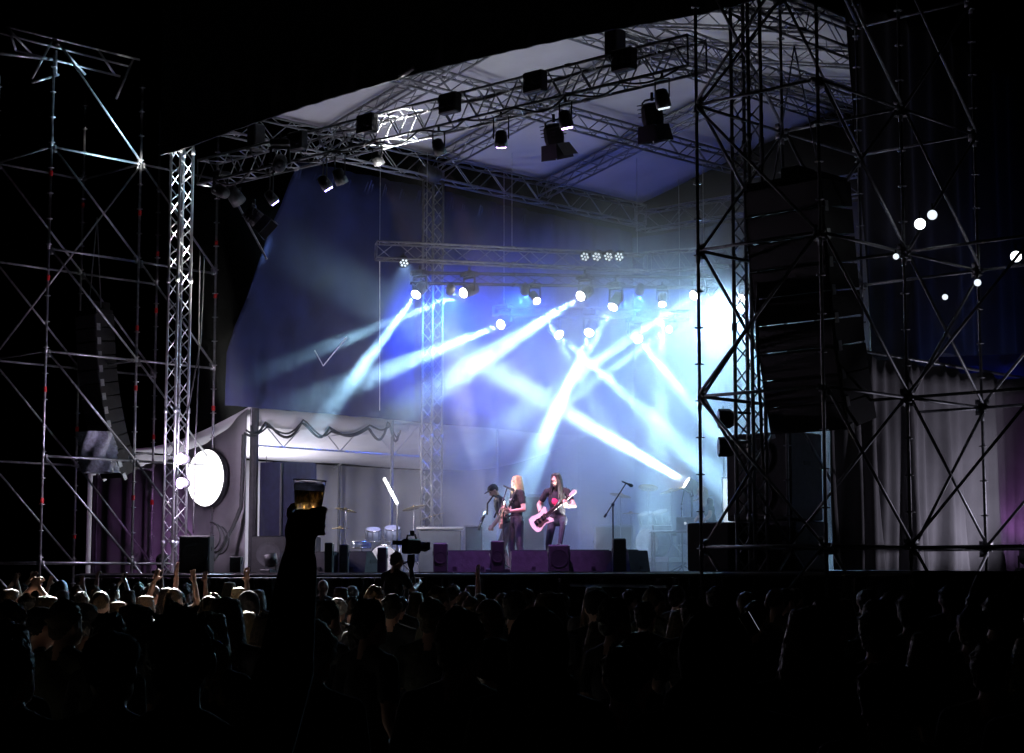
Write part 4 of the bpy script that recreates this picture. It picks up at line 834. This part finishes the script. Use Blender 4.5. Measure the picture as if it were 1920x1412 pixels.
# ---- guitars
def guitar(label, bodyc, neck_end, face, mbody, shape='horn', k=1., strap=None):
    c = Vector(bodyc); u = (Vector(neck_end) - c).normalized(); wv = Vector(face); wv = (wv - u * wv.dot(u)).normalized(); v = wv.cross(u); Ln = (Vector(neck_end) - c).length
    r = thing('electric_guitar', label, 'guitar', c)
    ol = [(.20, .06), (.24, .13), (.20, .17), (.12, .14), (.05, .125), (-.03, .14), (-.12, .175), (-.20, .15), (-.235, .06), (-.23, -.05), (-.2, -.15), (-.12, -.18), (-.03, -.145), (.05, -.13), (.12, -.15), (.2, -.18), (.22, -.13), (.17, -.06)]
    if shape == 'bass': ol = [(x * 1.12 + (.06 if (y > .1 and x > .1) else 0), y * .92) for x, y in ol]
    P = lambda a, b, h: c + (u * a + v * b) * k + wv * h
    mb = MB(); mb.prism([P(a, b, -.022) for a, b in ol], wv * .044); mb.build('body', mbody, r)
    mb = MB(); mb.prism([P(a * .6 + .01, b * .55 - .03, .0225) for a, b in ol], wv * .003); mb.build('pickguard', 'fret' if mbody != 'black' else 'ivory', r)
    mb = MB()
    for x in (-.03, .06): mb.box(P(x, 0, .03), (.04, .085, .014), (u, v, wv))
    mb.box(P(-.11, 0, .03), (.05, .09, .014), (u, v, wv)); mb.build('pickup', 'chrome', r)
    a0 = .14; mb = MB(); mid = (a0 + Ln / k) / 2; mb.prism([P(a0, -.032, .012), P(a0, .032, .012), P(Ln / k - .16, .024, .012), P(Ln / k - .16, -.024, .012)], wv * .024); mb.build('neck', mbody if mbody != 'black' else 'fret', r)
    mb = MB(); mb.prism([P(a0, -.03, .037), P(a0, .03, .037), P(Ln / k - .16, .022, .037), P(Ln / k - .16, -.022, .037)], wv * .004); mb.build('fretboard', 'fret', r)
    hs = [(-.16, -.024), (-.16, .024), (-.12, .045), (-.02, .055), (.02, .02), (-.02, -.03)]; mb = MB(); mb.prism([P(Ln / k + a, b, .008) for a, b in hs], wv * .02); h = mb.build('headstock', mbody, r)
    mb = MB()
    for q in range(4): e = P(Ln / k - .12 + .03 * q, .052, .018); mb.tube(e, e + v * .03, .008, n=6)
    mb.build('tuning_peg', 'chrome', h); mb = MB()
    for q in range(4): o_ = -.018 + .012 * q; mb.tube(P(-.12, o_, .043), P(Ln / k - .1, o_ * .8, .045), .0015, n=4)
    mb.build('string', 'chrome', r)
    if strap: mb = MB(); mb.path(strap, .018, 6); mb.build('strap', 'black', r)
    return r
MU = ['skin', 'tshirt', 'jeans', 'shoe', 'hair_dark', 'skin2']
# guitarist with a foot on the box
gl = floor_at(1046, 32.6); gz = math.pi - .22
fg = figure(dict(kneeR=(.15, .10, .5), ankR=(.16, -.03, .09), hipR=(.1, 0, .91), kneeL=(-.16, .34, .86), ankL=(-.13, .44, .52), hipL=(-.1, .02, .93), elR=(.34, -.02, 1.2), wrR=(.25, .25, 1.02), elL=(-.33, .16, 1.2), wrL=(-.2, .37, 1.2)), lean=.10, yaw=-.28, nod=.18, loose=.92,
            hands=dict(R=dict(dir=(-.7, .3, -.4), palm=(0, -1, -.3), curl=.7, side=1), L=dict(dir=(-.2, .6, .6), palm=(.3, -.8, .3), curl=.9)))
fg[0].e(fg[3]((.02, .118, 1.27)), (.062, .026, .066), 6); fg[0].c(Vector((.27, .19, 1.06)), Vector((.253, .235, 1.03)), .040, .038, 4)
go = person('long haired guitarist in black T-shirt with red print, one foot up on a box', gl, gz, fg, 'verylong', MU + ['print_red'], 'hair_dark', .0095)
W = lambda p: loc2w(gl, gz, p)
guitar('pale pink guitar with horned body held by the guitarist in the red print shirt', W((.24, .30, .93)), W((-.42, .44, 1.42)), W((0, 1.3, .2)) - W((0, 0, 0)), 'ivory', 'horn', .9, [W((.05, .18, 1.1)), W((-.05, .17, 1.25)), W((-.13, .10, 1.42)), W((-.15, -.02, 1.50)), W((-.05, -.16, 1.35)), W((.15, -.12, 1.1)), W((.3, .1, .95))])

# singer with pale long hair, turned to the side
gl = floor_at(969, 33.4); gz = math.pi / 2 + .42
fg = figure(dict(kneeR=(.13, .05, .5), kneeL=(-.13, .0, .5), ankR=(.15, .02, .09), ankL=(-.15, -.06, .09), elL=(-.30, .0, 1.14), wrL=(-.24, .27, 1.10), elR=(.27, -.02, 1.15), wrR=(.12, .25, 1.06)), lean=-.02, yaw=.12, nod=-.02, loose=1.08,
            hands=dict(R=dict(dir=(-.8, .4, -.2), palm=(0, -1, -.2), curl=.7), L=dict(dir=(-.2, .8, .3), palm=(.6, -.6, .2), curl=.9)))
for k, (x, z, a) in enumerate(((-.06, 1.33, .03), (-.01, 1.335, .018), (.035, 1.33, .026), (.075, 1.335, .016), (-.03, 1.285, .016), (.02, 1.28, .02), (.05, 1.23, .014), (.03, 1.19, .014))): fg[0].e((x - .02, .118, z), (a, .02, .014), 6)
person('fair long haired singer in black T-shirt playing guitar side on at the microphone', gl, gz, fg, 'long', MU[:4] + ['hair_brown', 'skin2', 'print_white'], 'hair_blond', .0095)
W = lambda p: loc2w(gl, gz, p)
guitar('brown guitar held by the fair haired singer', W((.16, .24, 1.0)), W((-.55, .46, 1.2)), W((0, 1, .1)) - W((0, 0, 0)), 'wood', 'horn', .95, [W((.0, .18, 1.12)), W((-.1, .15, 1.3)), W((-.13, .06, 1.5)), W((-.08, -.13, 1.38)), W((.12, -.13, 1.15)), W((.26, .1, 1.0))])
# stooping man in a cap with a bass
gl = floor_at(949, 34.6); gz = math.pi / 2 + .25
fg = figure(dict(kneeR=(.12, .12, .5), kneeL=(-.12, .10, .5), ankR=(.14, -.04, .09), ankL=(-.15, -.05, .09), hipR=(.09, -.05, .9), hipL=(-.09, -.05, .9), elL=(-.28, .10, 1.16), wrL=(-.2, .3, 1.0), elR=(.27, .02, 1.12), wrR=(.1, .25, 1.0)), lean=.30, nod=.28, loose=1.0,
            hands=dict(R=dict(dir=(-.6, .4, -.5), palm=(0, -1, 0), curl=.7), L=dict(dir=(0, .7, -.5), palm=(.5, -.6, 0), curl=.9)))
person('stooping man in a dark cap bent over his bass', gl, gz, fg, 'cap', MU[:1] + ['cloth_dark', 'cloth_grey', 'shoe', 'hair_dark', 'skin2'], 'cap', .0095, .97)
W = lambda p: loc2w(gl, gz, p)
guitar('black bass held by the stooping man in the cap', W((.2, .42, 1.0)), W((-.62, .64, .84)), W((0, 1, .3)) - W((0, 0, 0)), 'black', 'bass', 1.0, [W((.04, .36, 1.1)), W((-.06, .38, 1.3)), W((-.12, .28, 1.45)), W((.0, .08, 1.4)), W((.2, .18, 1.05))])
# blond keyboard player by the lit panel
gl = floor_at(1337, 35.0); gz = math.pi / 2 + .3
fg = figure(dict(elL=(-.27, .12, 1.18), wrL=(-.2, .36, 1.05), elR=(.27, .12, 1.18), wrR=(.2, .36, 1.05)), lean=.22, nod=.45)
person('blond long haired person in dark top bent over the laptop table', gl, gz, fg, 'long', MU[:1] + ['cloth_dark', 'jeans', 'shoe', 'hair_brown', 'skin2'], 'hair_blond', .012, .95)
# camera operator and video camera in the pit
gl = at_y(733, 1085, 25.2); gl.z = .48
r = thing('pit_platform', 'small dark platform under the camera operator', 'platform', (gl.x, gl.y, 0))
mb = MB(); mb.box((gl.x + .2, gl.y, .455), (1.4, 1.0, .05), cab_ax, .01); mb.build('platform_top', 'deck', r)
for i in (-.4, .8):
    for j in (-.4, .4): mb = MB(); mb.tube((gl.x + i, gl.y + j, 0), (gl.x + i, gl.y + j, .43), .03); mb.build('leg', 'galv', r)
fg = figure(dict(elL=(-.26, .1, 1.2), wrL=(-.1, .32, 1.32), elR=(.26, .14, 1.25), wrR=(.14, .36, 1.38)), lean=.12, nod=.1, sleeve=.5)
person('camera operator in dark T-shirt standing above the crowd in the pit', gl, -.75, fg, 'short', MU[:1] + ['tshirt', 'jeans', 'shoe', 'hair_dark', 'skin2'], 'hair_dark', .013, .98)
vc = at_y(771, 1026, 25.6); r = thing('video_camera', 'black video camera on a tripod beside the camera operator', 'video camera', (vc.x, vc.y, .48))
ax2 = (Vector((.62, .78, 0)), Vector((-.78, .62, 0)), UP)
mb = MB(); mb.box(vc + UP * .01, (.28, .13, .21), ax2, .02); mb.build('body', 'black', r); mb = MB(); mb.lathe(vc + ax2[0] * .15, ax2[0], [(.05, 0), (.055, .1), (.065, .13), (.06, .16)], 14); mb.build('lens_barrel', 'black', r, True)
mb = MB(); mb.box(vc + ax2[0] * .29 + UP * .02, (.07, .14, .11), ax2); mb.build('lens_hood', 'black', r); mb = MB(); mb.path([vc + UP * .08 - ax2[0] * .1, vc + UP * .16 - ax2[0] * .08, vc + UP * .17 + ax2[0] * .08, vc + UP * .08 + ax2[0] * .12], .014); mb.build('top_handle', 'black', r)
mb = MB(); mb.box(vc - ax2[0] * .2 + UP * .06 + ax2[1] * .08, (.14, .06, .06), ax2); mb.build('viewfinder', 'black', r); mb = MB(); mb.box(vc + ax2[0] * .02 + UP * .20, (.06, .03, .06), ax2); mb.build('top_light', 'black', r)
mb = MB(); hb = vc - UP * .1; mb.lathe(hb, UP, [(.03, -.2), (.06, -.1), (.05, 0)], 12); mb.build('tripod_head', 'black', r); mb = MB(); mb.tube(hb - UP * .08, hb - ax2[0] * .4 - UP * .2, .012); mb.build('pan_bar', 'black', r)
for k in range(3):
    a = k * 2.09 + .4; mb = MB(); mb.tube(hb - UP * .18, (hb.x + .42 * math.cos(a), hb.y + .42 * math.sin(a), .49), .02, .014); mb.build('leg', 'black', r)
# ---- raised beer in the foreground
CUPY = 4.8
fr = 4.8 / F; hx = at_y(566, 985, CUPY)
cupc = at_y(576, 985, CUPY); ctop = at_y(576, 908, CUPY)
cax = (ctop - cupc).normalized(); cax = (cax + Vector((.06, 0, 0))).normalized(); ch = .115
r = thing('beer_cup', 'clear plastic cup of amber beer with foam held up above the crowd', 'cup', cupc)
mb = MB(); mb.lathe(cupc, cax, [(.030, 0), (.0425, ch), (.0445, ch + .003), (.0425, ch + .004), (.0413, ch), (.0288, .003)], 28); mb.build('cup_wall', 'cup_plastic', r, True)
mb = MB(); mb.lathe(cupc, cax, [(.0284, .004), (.0392, ch - .026)], 28); mb.build('beer', 'beer', r, True)
mb = MB(); mb.lathe(cupc, cax, [(.0393, ch - .0255), (.0408, ch - .010), (.036, ch - .004), (.0, ch - .002)], 28); mb.build('foam', 'foam', r, True)
# figure: right arm raised, hand closed round the cup (local frame = world frame, facing the stage)
pw = Vector((hx.x - .255, CUPY - .33, 0)); L_ = lambda p: Vector(p) - pw
wr = L_(at_y(560, 1056, CUPY - .05)); el = Vector((wr.x - .015, .16, wr.z - .26)); shp = Vector((.19, .0, 1.40))
fg = figure(dict(shR=tuple(shp), elR=tuple(el), wrR=tuple(wr), shL=(-.185, 0, 1.40)), sleeve=1.5, face=False)
f = fg[0]; f.p = [k for k in f.p if not (k[0] == 'c' and k[5] == 0 and min((k[1] - wr).length, (k[2] - wr).length) < .16) and not (k[0] == 'e' and k[4] == 0 and (k[1] - wr).length < .16)]
f.c(el, wr, .045, .034, 0); f.c(shp, el, .072, .062, 1); f.c(el, wr, .072, .049, 1); f.c(shp, el, .08, .075, 1)
cl = L_(cupc); pc = cl + Vector((-.010, -.044, -.008)); f.c(wr, pc + Vector((0, 0, -.02)), .042, .038, 0); f.e(pc, (.042, .022, .052), 0); f.e(pc + Vector((-.018, -.004, -.01)), (.026, .02, .045), 0)
def wrapf(z0, a0, a1, rr, rad, z1):
    pts = [cl + Vector((math.cos(a) * rr, math.sin(a) * rr, z)) for a, z in zip(np.linspace(a0, a1, 5), np.linspace(z0, z1, 5))]
    for k in range(4): f.c(pts[k], pts[k + 1], rad * (1 - .06 * k), rad * (1 - .06 * (k + 1)), 0)
for z0, z1, rd in ((.036, .046, .0098), (.016, .022, .0102), (-.004, .0, .0098), (-.022, -.022, .0085)): wrapf(z0, -1.25, .95, .0475 if z0 > .03 else .043, rd, z1)
wrapf(.0, -1.9, -3.75, .0465, .0125, .054)
ao = person('dark figure seen from behind holding a plastic cup of beer high', pw, 0, fg, 'short', ['skin2', 'cloth_dark', 'jeans', 'shoe', 'hair_dark', 'skin2'], 'hair_dark', .0062, 1.)

# ---- the crowd: a few prototypes, then copies
def proto(fig, style, mats, hairmat, extra=None, seed=0):
    f, H, RH, up = fig; me = f.mesh('person', .0155, mats, 3); hm = hair_cap(H, RH, style, seed).mesh('hair', .0125, [hairmat], 1, .0035) if style else None
    return me, hm, ('hair' if style not in ('cap', 'hood') else style), extra
CR = ['skin', 'cloth_dark', 'jeans', 'shoe', 'hair_dark', 'skin2']
def crm(c): return ['skin', c, 'jeans', 'shoe', 'hair_dark', 'skin2']
up1 = dict(elR=(.34, .10, 1.62), wrR=(.30, .14, 1.88)); up2 = dict(elR=(.33, .12, 1.58), wrR=(.26, .16, 1.84), elL=(-.33, .12, 1.58), wrL=(-.26, .16, 1.84)); ph = dict(elR=(.26, .24, 1.40), wrR=(.12, .34, 1.66), elL=(-.26, .24, 1.40), wrL=(-.10, .34, 1.66))
flat = dict(curl=.12, spread=.25, palm=(0, 1, 0)); fist = dict(curl=1.25, palm=(0, 1, 0))
PR = {
 'short': proto(figure(face=False), 'short', CR, 'hair_dark', seed=1), 'brown': proto(figure(dict(elR=(.3, -.02, 1.18)), face=False, build=1.06), 'short', crm('cloth_olive'), 'hair_brown', seed=2),
 'long': proto(figure(face=False, build=.92), 'long', crm('cloth_grey'), 'hair_brown', seed=3), 'blond': proto(figure(face=False, build=.9), 'long', CR, 'hair_blond', seed=4),
 'curly': proto(figure(face=False), 'curly', CR, 'hair_grey', seed=5), 'tail': proto(figure(face=False, build=.9), 'tail', crm('cloth_olive'), 'hair_brown', seed=6),
 'cap': proto(figure(face=False), 'cap', CR, 'cap', seed=7), 'hood': proto(figure(face=False, build=1.05), 'hood', CR, 'cloth_dark', seed=8), 'bald': proto(figure(face=False, build=1.1), None, crm('cloth_grey'), None),
 'fist': proto(figure(up1, face=False, hands=dict(R=fist)), 'short', CR, 'hair_brown', seed=9), 'wave': proto(figure(up1, face=False, hands=dict(R=flat)), 'short', crm('cloth_grey'), 'hair_dark', seed=10),
 'both': proto(figure(up2, face=False, hands=dict(R=flat, L=flat)), 'long', CR, 'hair_dark', seed=11), 'clap': proto(figure(dict(elR=(.3, .12, 1.55), wrR=(.05, .18, 1.82), elL=(-.3, .12, 1.55), wrL=(-.05, .18, 1.82)), face=False, hands=dict(R=flat, L=flat)), 'short', crm('cloth_olive'), 'hair_dark', seed=12),
 'phone': proto(figure(ph, face=False, hands=dict(R=fist, L=fist)), 'short', CR, 'hair_dark', seed=13)}
LB = dict(short='short dark haired', brown='broad olive shirted', long='long brown haired', blond='fair long haired', curly='grey curly haired', tail='ponytailed', cap='peaked cap wearing', hood='hooded', bald='bald', fist='fist raising', wave='hand waving', both='both arms raising', clap='overhead clapping', phone='hands to face')
placed = []; crew = []
def crowd(kind, x, y, h, rz, label=None):
    me, hm, hn, ex = PR[kind]; o = bpy.data.objects.new('person', me); COL.objects.link(o); o.location = (x, y, 0); o.rotation_euler = (0, 0, rz); k = h / 1.75; o.scale = (k, k, k)
    tag(o, label, 'person', 'crowd in front of the stage'); crew.append((kind, o, label is not None))
    if hm: hh = bpy.data.objects.new(hn, hm); COL.objects.link(hh); hh.parent = o
    placed.append((x, y)); return o
# head tops read from the photograph (px, py, kind, label)
heads = [(252, 1142, 'long', 'tall long haired spectator dark against the lit heads at the crowd edge'), (313, 1130, 'brown', None), (120, 1135, 'brown', None), (160, 1147, 'curly', 'spectator with pale lit curly hair at the dark left of the crowd'), (203, 1160, 'short', None), (71, 1146, 'cap', 'spectator in a cap with a lit cheek at the far left of the crowd'), (18, 1138, 'brown', 'broad spectator cut by the picture edge at the left'),
 (360, 1128, 'short', None), (423, 1128, 'long', None), (467, 1114, 'hood', None), (346, 1094, 'blond', None), (392, 1097, 'short', None), (430, 1094, 'blond', None), (605, 1088.5, 'bald', 'bald spectator with lit crown just behind the raised beer'), (660, 1104, 'curly', 'grey haired spectator with a lit orange ear near the raised beer'), (590, 1106, 'long', None), (690, 1134, 'short', None), (612, 1136, 'cap', None), (77, 1091, 'short', None), (115, 1092, 'hood', None), (148, 1090.5, 'short', None),
 (260, 1096, 'fist', None), (400, 1118, 'wave', 'spectator stretching a lit bare arm and open hand high'), (30, 1108, 'both', None), (212, 1098, 'clap', 'spectator with arms joined overhead in a triangle'), (285, 1100, 'wave', None), (318, 1102, 'fist', None), (800, 1098, 'short', None), (780, 1112, 'long', None), (915, 1127, 'bald', None), (850, 1100, 'wave', None), (1010, 1157, 'hood', None), (860, 1158, 'brown', None), (1340, 1160, 'hood', None), (1300, 1128, 'short', None), (1395, 1118, 'phone', None), (1520, 1150, 'long', None), (1550, 1134, 'short', None), (1640, 1130, 'tail', None), (1820, 1150, 'brown', None), (960, 1100, 'short', None), (1090, 1100, 'long', None), (1180, 1096, 'short', None), (735, 1120, 'short', None)]
for px, py, kd, lb in heads:
    h = random.uniform(1.66, 1.76); p = at_z(px, py, h); d_ = math.hypot(p.x, p.y)
    if p.y > 27.5: k = 27.5 / p.y; p = Vector((p.x * k, 27.5, 0)); h = CZ - (py - 1085) / F * 27.5
    crowd(kd, p.x, p.y, h, -.55 + random.uniform(-.4, .4), lb)
kinds = ['short'] * 5 + ['brown'] * 4 + ['long'] * 4 + ['blond', 'blond', 'curly', 'tail', 'tail', 'cap', 'both', 'fist', 'wave', 'wave', 'phone', 'clap']
tries = 0; rr = random.Random(21); nfill = 0
blk = [(pw.x, pw.y)]
while tries < 6000 and nfill < 200:
    tries += 1; y = 5.2 + 21.5 * rr.random() ** .75; x = (rr.random() * 2 - 1) * (.29 * y + .2)
    sT = (Vector((x, y, 0)) - FLO).dot(N)
    if sT > -3.2 or abs(x - gl.x) < .9 and abs(y - gl.y) < .8: continue
    if any((x - a) ** 2 + (y - b) ** 2 < .30 for a, b in placed + blk): continue
    if abs(x / y - (hx.x / CUPY)) < .05 and y < 4.6: continue
    kd = rr.choice(kinds)
    if (y < 13 or x > 1.0) and kd in ('fist', 'wave', 'both', 'clap', 'phone'): kd = 'short'
    h = rr.uniform(1.58, 1.76) if y > 9 else rr.uniform(1.55, 1.70); crowd(kd, x, y, h, -.55 + rr.uniform(-.5, .5)); nfill += 1
# drop those nobody could see, then name each by its look and its place
bpy.context.view_layer.update(); dgc = bpy.context.evaluated_depsgraph_get(); seen = []
for kd, o, own in crew:
    ok = False; hgt = o.scale.z * 1.75; own_n = {o.name} | {c.name for c in o.children}
    for dx, dz in ((0, -.06), (.06, -.12), (-.06, -.12), (.16, -.32), (-.16, -.32), (.0, -.2)):
        q = o.location + Vector((dx, 0, hgt + dz)); v = (q - EYE); hit = sc.ray_cast(dgc, EYE, v.normalized(), distance=v.length + 1)
        pxx = 960 + F * q.x / (q.y * CT + (q.z - CZ) * ST)
        if hit[0] and hit[4].name in own_n and -10 < pxx < 1930: ok = True; break
    if ok or own: seen.append((kd, o, own))
    else:
        for c in list(o.children): bpy.data.objects.remove(c)
        bpy.data.objects.remove(o)
ORDN = 'first second third fourth fifth sixth seventh eighth ninth tenth eleventh twelfth thirteenth fourteenth fifteenth sixteenth seventeenth eighteenth nineteenth twentieth'.split()
for kd in LB:
    for y0, y1, band in ((19, 99, 'rows by the stage'), (11, 19, 'middle rows'), (0, 11, 'rows nearest the camera')):
        grp = sorted([o for k, o, own in seen if k == kd and not own and y0 <= o.location.y < y1], key=lambda o: o.location.x / o.location.y)
        for n_, o in enumerate(grp): o['label'] = ('%s %s spectator from the left in the %s' % (ORDN[min(n_, 19)], LB[kd], band)) if len(grp) > 1 else 'the only %s spectator in the %s' % (LB[kd], band)
# a lit phone held above the dark crowd
p = at_y(1405, 1170, 11.0); r = thing('phone', 'small glowing phone held up in the dark crowd', 'phone', p)
axp = (Vector((.8, .3, .5)).normalized(), Vector((-.3, .95, 0)).normalized(), Vector((-.5, -.1, .85)).normalized())
mb = MB(); mb.box(p, (.07, .009, .145), axp, .003); mb.build('case', 'black', r); mb = MB(); mb.box(p + axp[0] * .033, (.006, .006, .13), axp); mb.build('screen_edge', 'screen', r)
# lamp that rakes the heads of the crowd
cl_ = hang_t(575) - UP * .1 - N * .62
moving_head('lamp on the front truss turned out over the heads of the crowd', cl_, Vector((-3.5, 17.5, 1.6)) - cl_, 'lens_off', 1., 120000, (.97, .97, .93), 18, group='front truss lamps', blend=.9)

# ================================================================== stage smoke
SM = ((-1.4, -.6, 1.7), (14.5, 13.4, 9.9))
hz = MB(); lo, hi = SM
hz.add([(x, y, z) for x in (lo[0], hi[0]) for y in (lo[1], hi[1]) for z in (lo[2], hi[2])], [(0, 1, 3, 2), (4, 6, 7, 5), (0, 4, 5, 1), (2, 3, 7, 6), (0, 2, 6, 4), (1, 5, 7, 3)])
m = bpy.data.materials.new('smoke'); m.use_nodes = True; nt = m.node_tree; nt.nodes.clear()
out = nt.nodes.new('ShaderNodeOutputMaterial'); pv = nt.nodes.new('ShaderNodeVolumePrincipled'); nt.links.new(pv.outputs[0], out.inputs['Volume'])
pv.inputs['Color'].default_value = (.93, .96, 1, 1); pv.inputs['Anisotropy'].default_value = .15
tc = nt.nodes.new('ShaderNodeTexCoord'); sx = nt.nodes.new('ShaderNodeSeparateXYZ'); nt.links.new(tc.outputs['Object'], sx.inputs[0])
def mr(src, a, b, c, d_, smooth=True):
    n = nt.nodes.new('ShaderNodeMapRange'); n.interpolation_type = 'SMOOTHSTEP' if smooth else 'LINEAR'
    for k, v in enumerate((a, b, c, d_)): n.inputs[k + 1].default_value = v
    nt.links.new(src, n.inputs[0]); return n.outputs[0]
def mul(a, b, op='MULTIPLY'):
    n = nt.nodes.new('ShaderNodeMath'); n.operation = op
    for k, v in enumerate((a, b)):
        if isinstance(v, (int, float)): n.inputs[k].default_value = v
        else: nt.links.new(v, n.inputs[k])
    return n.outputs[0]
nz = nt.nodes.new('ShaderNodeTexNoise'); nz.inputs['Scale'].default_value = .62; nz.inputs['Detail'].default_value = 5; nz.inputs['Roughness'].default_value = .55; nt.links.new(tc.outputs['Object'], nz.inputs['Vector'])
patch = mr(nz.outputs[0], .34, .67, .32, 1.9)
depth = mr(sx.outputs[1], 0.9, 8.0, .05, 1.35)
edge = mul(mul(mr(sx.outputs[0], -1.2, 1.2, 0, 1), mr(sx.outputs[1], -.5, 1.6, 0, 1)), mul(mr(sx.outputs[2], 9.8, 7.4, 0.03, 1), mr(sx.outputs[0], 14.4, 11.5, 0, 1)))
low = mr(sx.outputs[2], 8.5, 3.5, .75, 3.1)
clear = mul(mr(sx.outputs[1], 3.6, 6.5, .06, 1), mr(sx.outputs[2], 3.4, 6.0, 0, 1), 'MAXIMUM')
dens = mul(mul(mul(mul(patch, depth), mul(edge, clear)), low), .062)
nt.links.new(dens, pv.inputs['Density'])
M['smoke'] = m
so = hz.build('stage_smoke', 'smoke'); so.location = FLO; so.rotation_euler = (0, 0, ANG); tag(so, 'drifting blue lit smoke filling the stage', 'smoke', kind='stuff')
